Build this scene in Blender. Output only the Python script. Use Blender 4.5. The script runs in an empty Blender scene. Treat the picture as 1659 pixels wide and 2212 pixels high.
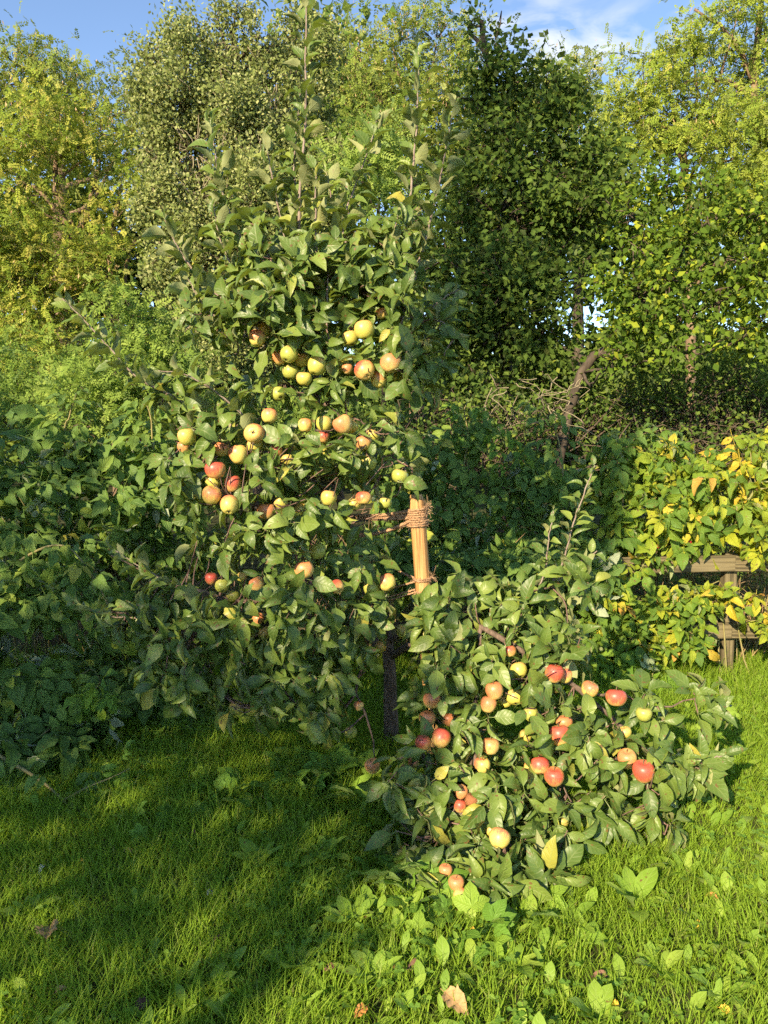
import bpy, math, random
import numpy as np
from mathutils import Matrix, Vector

rng = np.random.default_rng(7)
random.seed(7)
sc = bpy.context.scene
COL = sc.collection

# ------------------------------------------------------------------ camera
CAMZ = 1.5
FPX = 1592.6                      # focal length in units of a 1659 x 2212 picture
PITCH = math.atan((1106 - 929) / FPX)
cam = bpy.data.cameras.new('camera')
cam_o = bpy.data.objects.new('camera', cam)
COL.objects.link(cam_o)
cam_o.location = (0, 0, CAMZ)
cam_o.rotation_euler = (math.pi / 2 - PITCH, 0, 0)
cam.sensor_fit = 'HORIZONTAL'
cam.sensor_width = 36.0
cam.lens = 36.0 * FPX / 1659.0
cam.clip_start = 0.05
cam.clip_end = 2000
sc.camera = cam_o

# ------------------------------------------------------------------ sky and sun
SUN_EL = math.radians(27)
SUN_ROT = math.radians(210)       # behind the camera, to its left
world = bpy.data.worlds.new('World')
sc.world = world
world.use_nodes = True
wn, wl = world.node_tree.nodes, world.node_tree.links
sky = wn.new('ShaderNodeTexSky')
sky.sky_type = 'NISHITA'
sky.sun_disc = False
sky.sun_elevation = SUN_EL
sky.sun_rotation = SUN_ROT
sky.air_density = 1.0
sky.altitude = 1800
sky.dust_density = 0.0
sky.ozone_density = 3.0
bg = wn['Background']
bg.inputs['Strength'].default_value = 0.118
# thin high cloud: noise on the plane of the cloud layer
tc = wn.new('ShaderNodeTexCoord')
sep = wn.new('ShaderNodeSeparateXYZ')
wl.new(tc.outputs['Generated'], sep.inputs[0])
zc = wn.new('ShaderNodeMath'); zc.operation = 'MAXIMUM'; zc.inputs[1].default_value = 0.06
wl.new(sep.outputs['Z'], zc.inputs[0])
dx = wn.new('ShaderNodeMath'); dx.operation = 'DIVIDE'
dy = wn.new('ShaderNodeMath'); dy.operation = 'DIVIDE'
wl.new(sep.outputs['X'], dx.inputs[0]); wl.new(zc.outputs[0], dx.inputs[1])
wl.new(sep.outputs['Y'], dy.inputs[0]); wl.new(zc.outputs[0], dy.inputs[1])
comb = wn.new('ShaderNodeCombineXYZ')
wl.new(dx.outputs[0], comb.inputs[0]); wl.new(dy.outputs[0], comb.inputs[1])
big = wn.new('ShaderNodeTexNoise'); big.inputs['Scale'].default_value = 1.1
big.inputs['Detail'].default_value = 1.0
mp = wn.new('ShaderNodeMapping'); mp.inputs['Location'].default_value = (3.55 - 0.78, 0.9 + 0.02, 0)
wl.new(comb.outputs[0], mp.inputs[0]); wl.new(mp.outputs[0], big.inputs['Vector'])
fine = wn.new('ShaderNodeTexNoise'); fine.inputs['Scale'].default_value = 4.5
fine.inputs['Detail'].default_value = 7.0; fine.inputs['Roughness'].default_value = 0.55
fine.inputs['Distortion'].default_value = 0.7
mp2 = wn.new('ShaderNodeMapping'); mp2.inputs['Location'].default_value = (-0.78, 0.02, 0)
wl.new(comb.outputs[0], mp2.inputs[0]); wl.new(mp2.outputs[0], fine.inputs['Vector'])
rb = wn.new('ShaderNodeMapRange'); rb.inputs[1].default_value = 0.545; rb.inputs[2].default_value = 0.70
wl.new(big.outputs[0], rb.inputs[0])
rf = wn.new('ShaderNodeMapRange'); rf.inputs[1].default_value = 0.40; rf.inputs[2].default_value = 0.72
wl.new(fine.outputs[0], rf.inputs[0])
cm = wn.new('ShaderNodeMath'); cm.operation = 'MULTIPLY'
wl.new(rb.outputs[0], cm.inputs[0]); wl.new(rf.outputs[0], cm.inputs[1])
cmix = wn.new('ShaderNodeMix'); cmix.data_type = 'RGBA'
wl.new(cm.outputs[0], cmix.inputs[0])
wl.new(sky.outputs[0], cmix.inputs[6])
cmix.inputs[7].default_value = (3.9, 4.05, 4.3, 1)
wl.new(cmix.outputs[2], bg.inputs['Color'])

sun = bpy.data.lights.new('sun', 'SUN')
sun.energy = 4.4
sun.angle = math.radians(0.55)
sun.color = (1.0, 0.84, 0.62)
sun_o = bpy.data.objects.new('sun', sun)
COL.objects.link(sun_o)
TO_SUN = Vector((math.sin(SUN_ROT) * math.cos(SUN_EL), math.cos(SUN_ROT) * math.cos(SUN_EL), math.sin(SUN_EL)))
sun_o.rotation_euler = TO_SUN.to_track_quat('Z', 'Y').to_euler()
sun_o.location = (-6, -10, 12)

vs = sc.view_settings
vs.view_transform = 'Standard'
vs.look = 'None'
vs.exposure = 1.42
vs.gamma = 1.0
vs.use_white_balance = True        # the camera's daylight setting, a little warm
vs.white_balance_temperature = 7100
vs.use_curve_mapping = False
sc.cycles.max_bounces = 4
sc.cycles.diffuse_bounces = 3
sc.cycles.glossy_bounces = 2
sc.cycles.transmission_bounces = 2
sc.cycles.use_adaptive_sampling = True
sc.cycles.adaptive_threshold = 0.03
sc.cycles.use_denoising = False
sc.cycles.sample_clamp_indirect = 6.0


# ------------------------------------------------------------------ helpers
CP, SP = math.cos(PITCH), math.sin(PITCH)


def at(x, y, Y):
    """World point seen at picture position (x, y) (1659 x 2212 units) at world distance Y."""
    u = (x - 829.5) / FPX
    v = -(y - 1106) / FPX
    dy_ = CP + v * SP
    dz_ = -SP + v * CP
    k = Y / dy_
    return np.array((u * k, Y, CAMZ + dz_ * k))


def proj(P):
    P = np.atleast_2d(P)
    q = P - np.array((0, 0, CAMZ))
    f = q[:, 1] * CP - q[:, 2] * SP
    up = q[:, 1] * SP + q[:, 2] * CP
    f = np.where(f < 1e-3, 1e-3, f)
    return np.stack((829.5 + FPX * q[:, 0] / f, 1106 - FPX * up / f, f), 1)


def nrm(v):
    v = np.asarray(v, float)
    return v / np.maximum(np.linalg.norm(v, axis=-1, keepdims=True), 1e-9)


class MB:
    """Collects triangles with a random value and uv per vertex."""

    def __init__(self):
        self.v, self.f, self.r, self.u, self.n = [], [], [], [], 0

    def add(self, v, f, rnd=0.5, uv=None):
        v = np.asarray(v, float).reshape(-1, 3)
        f = np.asarray(f, int).reshape(-1, 3)
        self.v.append(v); self.f.append(f + self.n)
        r = np.full(len(v), rnd) if np.isscalar(rnd) else np.asarray(rnd, float)
        self.r.append(r)
        self.u.append(np.full((len(v), 2), 0.5) if uv is None else np.asarray(uv, float))
        self.n += len(v)
        return self

    def mesh(self, name, smooth=True):
        v = np.concatenate(self.v); f = np.concatenate(self.f)
        r = np.concatenate(self.r); u = np.concatenate(self.u)
        me = bpy.data.meshes.new(name)
        me.vertices.add(len(v)); me.vertices.foreach_set('co', v.astype(np.float32).ravel())
        me.loops.add(f.size); me.loops.foreach_set('vertex_index', f.astype(np.int32).ravel())
        me.polygons.add(len(f))
        me.polygons.foreach_set('loop_start', np.arange(0, f.size, 3, dtype=np.int32))
        me.polygons.foreach_set('use_smooth', np.full(len(f), smooth))
        a = me.attributes.new('rnd', 'FLOAT', 'POINT')
        a.data.foreach_set('value', r.astype(np.float32))
        uvl = me.uv_layers.new(name='UVMap')
        uvl.data.foreach_set('uv', u[f.ravel()].astype(np.float32).ravel())
        me.update(calc_edges=True)
        return me

    def build(self, name, mat, parent=None, loc=(0, 0, 0), smooth=True, kind=None):
        if self.n == 0:
            return None
        if parent is not None and loc == (0, 0, 0):
            off = np.array(parent_origin(parent))
            self.v = [x - off for x in self.v]
        me = self.mesh(name, smooth)
        me.materials.append(mat)
        o = bpy.data.objects.new(name, me)
        COL.objects.link(o)
        if parent is not None:
            o.parent = parent
        if loc != (0, 0, 0):
            o.location = loc
        if kind:
            o['kind'] = kind
        return o


def parent_origin(p):
    t = Vector((0, 0, 0))
    while p is not None:
        t = t + p.location
        p = p.parent
    return tuple(t)


def thing(name, label, cat, loc=(0, 0, 0), group=None):
    o = bpy.data.objects.new(name, None)
    o.empty_display_size = 0.1
    COL.objects.link(o)
    o.location = loc
    tag(o, label, cat, group)
    return o


def tag(o, label, cat, group=None, kind=None):
    o['label'] = label
    o['category'] = cat
    if group:
        o['group'] = group
    if kind:
        o['kind'] = kind
    return o


def tube(mb, pts, rad, sides=6, rnd=0.5, cap=True):
    pts = np.asarray(pts, float)
    n = len(pts)
    rad = np.broadcast_to(np.asarray(rad, float), (n,))
    tan = nrm(np.gradient(pts, axis=0))
    ref = np.array((0.31, 0.95, 0.05)) if abs(tan[0][1]) < 0.8 else np.array((1.0, 0.1, 0.1))
    a = nrm(np.cross(tan, ref)); b = np.cross(tan, a)
    th = np.linspace(0, 2 * math.pi, sides, endpoint=False)
    v = pts[:, None, :] + rad[:, None, None] * (np.cos(th)[None, :, None] * a[:, None, :] + np.sin(th)[None, :, None] * b[:, None, :])
    i = np.arange(n - 1)[:, None] * sides; j = np.arange(sides)[None, :]; k = (j + 1) % sides
    q = np.stack((i + j, i + k, i + sides + k, i + sides + j), -1).reshape(-1, 4)
    f = np.concatenate((q[:, (0, 1, 2)], q[:, (0, 2, 3)]))
    uu = np.tile(np.linspace(0, 1, sides), n)
    ll = np.concatenate(((0,), np.cumsum(np.linalg.norm(np.diff(pts, axis=0), axis=1))))
    uv = np.stack((uu, np.repeat(ll, sides)), 1)
    vv = v.reshape(-1, 3)
    if cap:
        c = len(vv)
        vv = np.concatenate((vv, pts[:1], pts[-1:]))
        uv = np.concatenate((uv, ((0.5, 0), (0.5, ll[-1]))))
        jj = np.arange(sides); kk = (jj + 1) % sides
        f = np.concatenate((f, np.stack((kk, jj, np.full(sides, c)), 1),
                            np.stack(((n - 1) * sides + jj, (n - 1) * sides + kk, np.full(sides, c + 1)), 1)))
    mb.add(vv, f, rnd, uv)


def smooth_path(pts, n=12, jit=0.0):
    """Catmull-Rom through the given points."""
    P = np.asarray(pts, float)
    if len(P) == 2:
        t = np.linspace(0, 1, n)[:, None]
        out = P[0] * (1 - t) + P[1] * t
    else:
        Q = np.concatenate((P[:1] * 2 - P[1:2], P, P[-1:] * 2 - P[-2:-1]))
        seg = len(P) - 1
        ts = np.linspace(0, seg - 1e-6, n)
        i = ts.astype(int); t = (ts - i)[:, None]
        a, b, c, d = Q[i], Q[i + 1], Q[i + 2], Q[i + 3]
        out = 0.5 * (2 * b + (c - a) * t + (2 * a - 5 * b + 4 * c - d) * t ** 2 + (3 * b - a - 3 * c + d) * t ** 3)
    if jit:
        j = rng.normal(0, jit, out.shape); j[0] = 0; j[-1] = 0
        out = out + j
    return out


def inst(mb, tpl, pos, R, s, rnd):
    """Batch copies of a template (v, f, uv) into a mesh builder."""
    v, f, uv = tpl
    k = len(pos)
    if k == 0:
        return
    s = np.asarray(s, float).reshape(k, 1, 1)
    V = np.einsum('kij,nj->kni', R, v) * s + np.asarray(pos)[:, None, :]
    F = f[None] + (np.arange(k) * len(v))[:, None, None]
    mb.add(V.reshape(-1, 3), F.reshape(-1, 3), np.repeat(rnd, len(v)), np.tile(uv, (k, 1)))


def frames(d, n):
    """Rotation matrices with columns (across, along d, up n)."""
    d = nrm(d)
    n = n - np.sum(n * d, -1, keepdims=True) * d
    n = nrm(n)
    x = np.cross(d, n)
    return np.stack((x, d, n), -1)


def rand_dirs(k):
    return nrm(rng.normal(size=(k, 3)))


# ------------------------------------------------------------------ leaf templates
def leaf_tpl(wid=0.3, nseg=7, fold=0.25, bend=0.3, wave=0.0, peak=0.42, tip=1.3, ser=0.0, petiole=0.2, pw=0.012, cols=3, twist=0.0, seed=0):
    """A leaf of length 1 along +y with its petiole before 0; u across, v along."""
    rs = np.random.default_rng(seed)
    t = np.linspace(0, 1, nseg + 1)
    p = math.log(0.5) / math.log(peak)
    w = wid * np.sin(math.pi * t ** p) ** (0.75) * np.where(t > peak, (1 - ((t - peak) / (1 - peak)) ** 2 * (1 - 1 / tip) * 0.6), 1)
    w[0] = 0.02; w[-1] = 0.004
    if ser:
        w[1:-1] *= 1 + ser * np.where(np.arange(1, nseg) % 2, 1, -1)
    ang = bend * t * 1.6
    y = np.concatenate(((0,), np.cumsum(np.cos(ang[:-1]) / nseg)))
    z = -np.concatenate(((0,), np.cumsum(np.sin(ang[:-1]) / nseg)))
    us = np.linspace(-1, 1, cols)
    V, UV = [], []
    for i in range(nseg + 1):
        for u in us:
            wz = wave * math.sin(i * 1.9 + (0.8 if u > 0 else 2.1) + seed) * abs(u)
            tw = twist * t[i]
            xx = u * w[i] * math.cos(fold * abs(u))
            zz = abs(u) * w[i] * math.sin(fold * 1.3) + wz * w[i]
            V.append((xx * math.cos(tw) - zz * math.sin(tw), y[i], z[i] + zz * math.cos(tw) + xx * math.sin(tw)))
            UV.append((u * 0.5 + 0.5, t[i]))
    F = []
    for i in range(nseg):
        for c in range(cols - 1):
            a = i * cols + c
            F += [(a, a + 1, a + cols + 1), (a, a + cols + 1, a + cols)]
    if petiole:
        b = len(V)
        for yy, zz in ((-petiole, petiole * 0.18), (-petiole * 0.5, petiole * 0.02), (0.03, 0.0)):
            for u in (-1, 1):
                V.append((u * pw, yy, zz)); UV.append((0.5, 0.0))
        F += [(b, b + 1, b + 3), (b, b + 3, b + 2), (b + 2, b + 3, b + 5), (b + 2, b + 5, b + 4)]
        V = [(x, yy + petiole, zz) for x, yy, zz in V]
    return np.array(V, float), np.array(F, int), np.array(UV, float)


def compound(leaflets, tpl, petiole=0.6, pw=0.01):
    """leaflets: (along, side angle, length, droop) on a rachis of length 1."""
    V, F, UV, n = [], [], [], 0
    v0, f0, u0 = tpl
    for (al, an, ln, dr) in leaflets:
        d = np.array((math.sin(an), math.cos(an), -dr))
        nn = np.array((0.15 * math.sin(an), 0, 1.0))
        R = frames(d[None], nn[None])[0]
        V.append((v0 * ln) @ R.T + np.array((0, al, -0.12 * al * al)))
        F.append(f0 + n); UV.append(u0); n += len(v0)
    V.append(np.array([(-pw, 0, 0), (pw, 0, 0), (-pw, 0.5, -0.03), (pw, 0.5, -0.03), (-pw * 0.6, max(l[0] for l in leaflets), -0.12), (pw * 0.6, max(l[0] for l in leaflets), -0.12)]))
    F.append(np.array([(0, 1, 3), (0, 3, 2), (2, 3, 5), (2, 5, 4)]) + n)
    UV.append(np.full((6, 2), 0.5) * np.array((1, 0)))
    return np.concatenate(V), np.concatenate(F), np.concatenate(UV)


# ------------------------------------------------------------------ materials
def new_mat(name):
    m = bpy.data.materials.new(name)
    m.use_nodes = True
    nt = m.node_tree
    for n in list(nt.nodes):
        nt.nodes.remove(n)
    out = nt.nodes.new('ShaderNodeOutputMaterial')
    return m, nt, nt.nodes, nt.links, out


def ramp(nodes, stops, interp='LINEAR'):
    r = nodes.new('ShaderNodeValToRGB')
    r.color_ramp.interpolation = interp
    el = r.color_ramp.elements
    while len(el) < len(stops):
        el.new(0.5)
    for e, (p, c) in zip(el, stops):
        e.position = p; e.color = (*c, 1)
    return r


def math_n(nodes, links, op, a, b=None, clamp=False):
    m = nodes.new('ShaderNodeMath'); m.operation = op; m.use_clamp = clamp
    for i, x in enumerate((a, b)):
        if x is None:
            continue
        if isinstance(x, (int, float)):
            m.inputs[i].default_value = x
        else:
            links.new(x, m.inputs[i])
    return m.outputs[0]


def leaf_mat(name, stops, under, rough=0.42, spec=0.35, trans=0.3, tcol=(0.25, 0.4, 0.03), veins=0.0, vein_col=None, vfreq=7.0, bump=0.25, simple=False, spots=0.0):
    m, nt, N, L, out = new_mat(name)
    at_ = N.new('ShaderNodeAttribute'); at_.attribute_name = 'rnd'
    oi = N.new('ShaderNodeObjectInfo')
    fr = math_n(N, L, 'FRACT', math_n(N, L, 'ADD', at_.outputs['Fac'], oi.outputs['Random']))
    rp = ramp(N, stops); L.new(fr, rp.inputs[0])
    top = rp.outputs[0]
    normal = None
    if veins > 0:
        uv = N.new('ShaderNodeUVMap'); uv.uv_map = 'UVMap'
        sp = N.new('ShaderNodeSeparateXYZ'); L.new(uv.outputs[0], sp.inputs[0])
        au = math_n(N, L, 'ABSOLUTE', math_n(N, L, 'SUBTRACT', sp.outputs[0], 0.5))       # 0 .. 0.5
        mid = math_n(N, L, 'SUBTRACT', 1.0, math_n(N, L, 'MULTIPLY', au, 16.0), clamp=True)
        ph = math_n(N, L, 'SUBTRACT', sp.outputs[1], math_n(N, L, 'MULTIPLY', au, 0.55))
        sv = math_n(N, L, 'SINE', math_n(N, L, 'MULTIPLY', ph, 6.283 * vfreq))
        side = math_n(N, L, 'POWER', math_n(N, L, 'MULTIPLY_ADD', sv, 0.5) if False else math_n(N, L, 'ADD', math_n(N, L, 'MULTIPLY', sv, 0.5), 0.5), 5.0)
        vm = math_n(N, L, 'MAXIMUM', mid, math_n(N, L, 'MULTIPLY', side, 0.55))
        mx = N.new('ShaderNodeMix'); mx.data_type = 'RGBA'
        L.new(math_n(N, L, 'MULTIPLY', vm, veins), mx.inputs[0])
        L.new(top, mx.inputs[6]); mx.inputs[7].default_value = (*(vein_col or (0.2, 0.28, 0.06)), 1)
        top = mx.outputs[2]
        bp = N.new('ShaderNodeBump'); bp.inputs['Strength'].default_value = bump
        bp.inputs['Distance'].default_value = 0.004
        hgt = math_n(N, L, 'SUBTRACT', 1.0, vm)
        L.new(hgt, bp.inputs['Height'])
        normal = bp.outputs[0]
    g = N.new('ShaderNodeNewGeometry')
    if spots:
        nz = N.new('ShaderNodeTexNoise'); nz.inputs['Scale'].default_value = 55.0; nz.inputs['Detail'].default_value = 1.0
        L.new(g.outputs['Position'], nz.inputs['Vector'])
        sm = N.new('ShaderNodeMapRange'); sm.inputs[1].default_value = spots; sm.inputs[2].default_value = spots + 0.05
        L.new(nz.outputs[0], sm.inputs[0])
        smx = N.new('ShaderNodeMix'); smx.data_type = 'RGBA'
        L.new(sm.outputs[0], smx.inputs[0]); L.new(top, smx.inputs[6]); smx.inputs[7].default_value = (0.16, 0.10, 0.035, 1)
        top = smx.outputs[2]
    un = N.new('ShaderNodeMix'); un.data_type = 'RGBA'; un.blend_type = 'MIX'; un.inputs[0].default_value = 0.65
    L.new(top, un.inputs[6]); un.inputs[7].default_value = (*under, 1)
    both = N.new('ShaderNodeMix'); both.data_type = 'RGBA'
    L.new(g.outputs['Backfacing'], both.inputs[0]); L.new(top, both.inputs[6]); L.new(un.outputs[2], both.inputs[7])
    if simple:
        sh = N.new('ShaderNodeBsdfDiffuse'); L.new(both.outputs[2], sh.inputs['Color'])
    else:
        sh = N.new('ShaderNodeBsdfPrincipled')
        L.new(both.outputs[2], sh.inputs['Base Color'])
        sh.inputs['Specular IOR Level'].default_value = spec
        rr = N.new('ShaderNodeMapRange'); rr.inputs[3].default_value = rough; rr.inputs[4].default_value = 0.75
        L.new(g.outputs['Backfacing'], rr.inputs[0]); L.new(rr.outputs[0], sh.inputs['Roughness'])
        if normal is not None:
            L.new(normal, sh.inputs['Normal'])
    tr = N.new('ShaderNodeBsdfTranslucent')
    tm = N.new('ShaderNodeMix'); tm.data_type = 'RGBA'; tm.inputs[0].default_value = 0.6
    L.new(top, tm.inputs[6]); tm.inputs[7].default_value = (*tcol, 1)
    L.new(tm.outputs[2], tr.inputs['Color'])
    ms = N.new('ShaderNodeMixShader'); ms.inputs[0].default_value = trans
    L.new(sh.outputs[0], ms.inputs[1]); L.new(tr.outputs[0], ms.inputs[2])
    L.new(ms.outputs[0], out.inputs[0])
    return m


def bark_mat(name, c1, c2, scale=30, rough=0.85, stretch=0.25, bump=0.6):
    m, nt, N, L, out = new_mat(name)
    tcn = N.new('ShaderNodeTexCoord'); mpn = N.new('ShaderNodeMapping'); mpn.inputs['Scale'].default_value = (1, 1, stretch)
    L.new(tcn.outputs['Object'], mpn.inputs[0])
    nz = N.new('ShaderNodeTexNoise'); nz.inputs['Scale'].default_value = scale; nz.inputs['Detail'].default_value = 5
    nz.inputs['Roughness'].default_value = 0.65
    L.new(mpn.outputs[0], nz.inputs[0])
    rp = ramp(N, ((0.3, c1), (0.7, c2))); L.new(nz.outputs[0], rp.inputs[0])
    b = N.new('ShaderNodeBsdfPrincipled'); b.inputs['Roughness'].default_value = rough
    b.inputs['Specular IOR Level'].default_value = 0.2
    L.new(rp.outputs[0], b.inputs['Base Color'])
    bp = N.new('ShaderNodeBump'); bp.inputs['Strength'].default_value = bump; bp.inputs['Distance'].default_value = 0.01
    L.new(nz.outputs[0], bp.inputs['Height']); L.new(bp.outputs[0], b.inputs['Normal'])
    L.new(b.outputs[0], out.inputs[0])
    return m


def wood_mat(name, cs, ring=9.0, rough=0.6, grain=60):
    m, nt, N, L, out = new_mat(name)
    tcn = N.new('ShaderNodeTexCoord'); mpn = N.new('ShaderNodeMapping'); mpn.inputs['Scale'].default_value = (1, 1, 0.07)
    L.new(tcn.outputs['Object'], mpn.inputs[0])
    nz = N.new('ShaderNodeTexNoise'); nz.inputs['Scale'].default_value = ring * 2; nz.inputs['Detail'].default_value = 2
    nz.inputs['Distortion'].default_value = 0.6
    L.new(mpn.outputs[0], nz.inputs[0])
    wv = math_n(N, L, 'FRACT', math_n(N, L, 'MULTIPLY', nz.outputs[0], ring))
    tri = math_n(N, L, 'ABSOLUTE', math_n(N, L, 'SUBTRACT', math_n(N, L, 'MULTIPLY', wv, 2.0), 1.0))
    fi = N.new('ShaderNodeTexNoise'); fi.inputs['Scale'].default_value = grain * 6; fi.inputs['Detail'].default_value = 3
    L.new(mpn.outputs[0], fi.inputs[0])
    k = math_n(N, L, 'ADD', math_n(N, L, 'MULTIPLY', tri, 0.65), math_n(N, L, 'MULTIPLY', fi.outputs[0], 0.35))
    rp = ramp(N, cs); L.new(k, rp.inputs[0])
    b = N.new('ShaderNodeBsdfPrincipled'); b.inputs['Roughness'].default_value = rough
    b.inputs['Specular IOR Level'].default_value = 0.25
    L.new(rp.outputs[0], b.inputs['Base Color'])
    bp = N.new('ShaderNodeBump'); bp.inputs['Strength'].default_value = 0.35; bp.inputs['Distance'].default_value = 0.003
    L.new(k, bp.inputs['Height']); L.new(bp.outputs[0], b.inputs['Normal'])
    L.new(b.outputs[0], out.inputs[0])
    return m


def plain_mat(name, c, rough=0.7, spec=0.25, var=0.25, scale=12.0, bump=0.2):
    m, nt, N, L, out = new_mat(name)
    tcn = N.new('ShaderNodeTexCoord')
    nz = N.new('ShaderNodeTexNoise'); nz.inputs['Scale'].default_value = scale; nz.inputs['Detail'].default_value = 4
    L.new(tcn.outputs['Object'], nz.inputs[0])
    rp = ramp(N, ((0.3, tuple(x * (1 - var) for x in c)), (0.7, tuple(min(1, x * (1 + var)) for x in c))))
    L.new(nz.outputs[0], rp.inputs[0])
    b = N.new('ShaderNodeBsdfPrincipled'); b.inputs['Roughness'].default_value = rough
    b.inputs['Specular IOR Level'].default_value = spec
    L.new(rp.outputs[0], b.inputs['Base Color'])
    bp = N.new('ShaderNodeBump'); bp.inputs['Strength'].default_value = bump; bp.inputs['Distance'].default_value = 0.005
    L.new(nz.outputs[0], bp.inputs['Height']); L.new(bp.outputs[0], b.inputs['Normal'])
    L.new(b.outputs[0], out.inputs[0])
    return m


def apple_mat(name, ground, blush, lo, hi, stripe=0.5, axis=(-0.25, -0.62, 0.72)):
    """Skin with a ground colour and a streaked blush on the side that grew towards the sun."""
    m, nt, N, L, out = new_mat(name)
    tcn = N.new('ShaderNodeTexCoord'); oi = N.new('ShaderNodeObjectInfo')
    nv = N.new('ShaderNodeVectorMath'); nv.operation = 'NORMALIZE'; L.new(tcn.outputs['Object'], nv.inputs[0])
    dt = N.new('ShaderNodeVectorMath'); dt.operation = 'DOT_PRODUCT'; L.new(nv.outputs[0], dt.inputs[0])
    dt.inputs[1].default_value = axis
    mpn = N.new('ShaderNodeMapping'); mpn.inputs['Scale'].default_value = (1, 1, 0.12)
    L.new(nv.outputs[0], mpn.inputs[0]); 
    ov = N.new('ShaderNodeCombineXYZ'); L.new(math_n(N, L, 'MULTIPLY', oi.outputs['Random'], 37.0), ov.inputs[0])
    L.new(ov.outputs[0], mpn.inputs['Location'])
    st = N.new('ShaderNodeTexNoise'); st.inputs['Scale'].default_value = 9.0; st.inputs['Detail'].default_value = 4
    L.new(mpn.outputs[0], st.inputs[0])
    bl = N.new('ShaderNodeTexNoise'); bl.inputs['Scale'].default_value = 1.6; bl.inputs['Detail'].default_value = 1
    ad = N.new('ShaderNodeVectorMath'); ad.operation = 'ADD'; L.new(nv.outputs[0], ad.inputs[0]); L.new(ov.outputs[0], ad.inputs[1])
    L.new(ad.outputs[0], bl.inputs[0])
    s = math_n(N, L, 'ADD', dt.outputs['Value'], math_n(N, L, 'MULTIPLY', math_n(N, L, 'SUBTRACT', st.outputs[0], 0.5), stripe))
    s = math_n(N, L, 'ADD', s, math_n(N, L, 'MULTIPLY', math_n(N, L, 'SUBTRACT', bl.outputs[0], 0.5), 1.1))
    s = math_n(N, L, 'ADD', s, math_n(N, L, 'MULTIPLY', math_n(N, L, 'SUBTRACT', oi.outputs['Random'], 0.5), 0.35))
    mr = N.new('ShaderNodeMapRange'); mr.interpolation_type = 'SMOOTHSTEP'
    mr.inputs[1].default_value = lo; mr.inputs[2].default_value = hi
    L.new(s, mr.inputs[0])
    mid = tuple((a * 0.45 + b * 0.55) for a, b in zip(ground, blush))
    rp = ramp(N, ((0.0, ground), (0.5, mid), (1.0, blush))); L.new(mr.outputs[0], rp.inputs[0])
    # lenticels
    vo = N.new('ShaderNodeTexVoronoi'); vo.inputs['Scale'].default_value = 14.0; L.new(nv.outputs[0], vo.inputs['Vector'])
    dots = math_n(N, L, 'SUBTRACT', 1.0, math_n(N, L, 'MULTIPLY', vo.outputs['Distance'], 9.0), clamp=True)
    mx = N.new('ShaderNodeMix'); mx.data_type = 'RGBA'
    L.new(math_n(N, L, 'MULTIPLY', dots, 0.35), mx.inputs[0]); L.new(rp.outputs[0], mx.inputs[6])
    mx.inputs[7].default_value = (0.55, 0.45, 0.22, 1)
    sc2 = N.new('ShaderNodeTexNoise'); sc2.inputs['Scale'].default_value = 5.5; sc2.inputs['Detail'].default_value = 3; sc2.inputs['Roughness'].default_value = 0.7
    L.new(ad.outputs[0], sc2.inputs[0])
    sr2 = N.new('ShaderNodeMapRange'); sr2.inputs[1].default_value = 0.66; sr2.inputs[2].default_value = 0.74; sr2.inputs[4].default_value = 0.75
    L.new(sc2.outputs[0], sr2.inputs[0])
    sx2 = N.new('ShaderNodeMix'); sx2.data_type = 'RGBA'; L.new(sr2.outputs[0], sx2.inputs[0]); L.new(mx.outputs[2], sx2.inputs[6]); sx2.inputs[7].default_value = (0.2, 0.12, 0.05, 1)
    mx = sx2
    b = N.new('ShaderNodeBsdfPrincipled')
    L.new(mx.outputs[2], b.inputs['Base Color'])
    b.inputs['Roughness'].default_value = 0.40
    b.inputs['Specular IOR Level'].default_value = 0.45
    b.inputs['Subsurface Weight'].default_value = 0.08
    b.inputs['Subsurface Radius'].default_value = (0.01, 0.006, 0.002)
    b.inputs['Subsurface Scale'].default_value = 0.6
    L.new(b.outputs[0], out.inputs[0])
    return m


M = {}
M['apple_leaf'] = leaf_mat('apple_leaf', ((0.0, (0.062, 0.115, 0.022)), (0.4, (0.092, 0.157, 0.029)), (0.8, (0.13, 0.20, 0.037)), (0.97, (0.19, 0.26, 0.05)), (1.0, (0.38, 0.34, 0.06))),
                           (0.33, 0.35, 0.17), rough=0.43, spec=0.42, trans=0.24, tcol=(0.3, 0.4, 0.035), veins=0.35, vein_col=(0.24, 0.29, 0.1), vfreq=6, spots=0.67)
M['rasp_green'] = leaf_mat('raspberry_leaf_green', ((0.0, (0.085, 0.165, 0.038)), (0.5, (0.115, 0.21, 0.042)), (0.85, (0.16, 0.26, 0.045)), (0.97, (0.25, 0.34, 0.05)), (1.0, (0.48, 0.42, 0.06))),
                           (0.46, 0.5, 0.38), rough=0.55, spec=0.3, trans=0.28, tcol=(0.32, 0.48, 0.04), veins=0.4, vein_col=(0.19, 0.29, 0.06), vfreq=8, bump=0.7, spots=0.72)
M['rasp_yellow'] = leaf_mat('raspberry_leaf_turning', ((0.0, (0.08, 0.17, 0.03)), (0.45, (0.13, 0.24, 0.03)), (0.75, (0.21, 0.31, 0.03)), (0.90, (0.34, 0.38, 0.035)), (0.97, (0.52, 0.43, 0.05)), (1.0, (0.48, 0.25, 0.06))),
                            (0.42, 0.46, 0.28), rough=0.55, spec=0.3, trans=0.34, tcol=(0.42, 0.5, 0.03), veins=0.35, vein_col=(0.26, 0.32, 0.06), vfreq=8, bump=0.7, spots=0.68)
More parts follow.
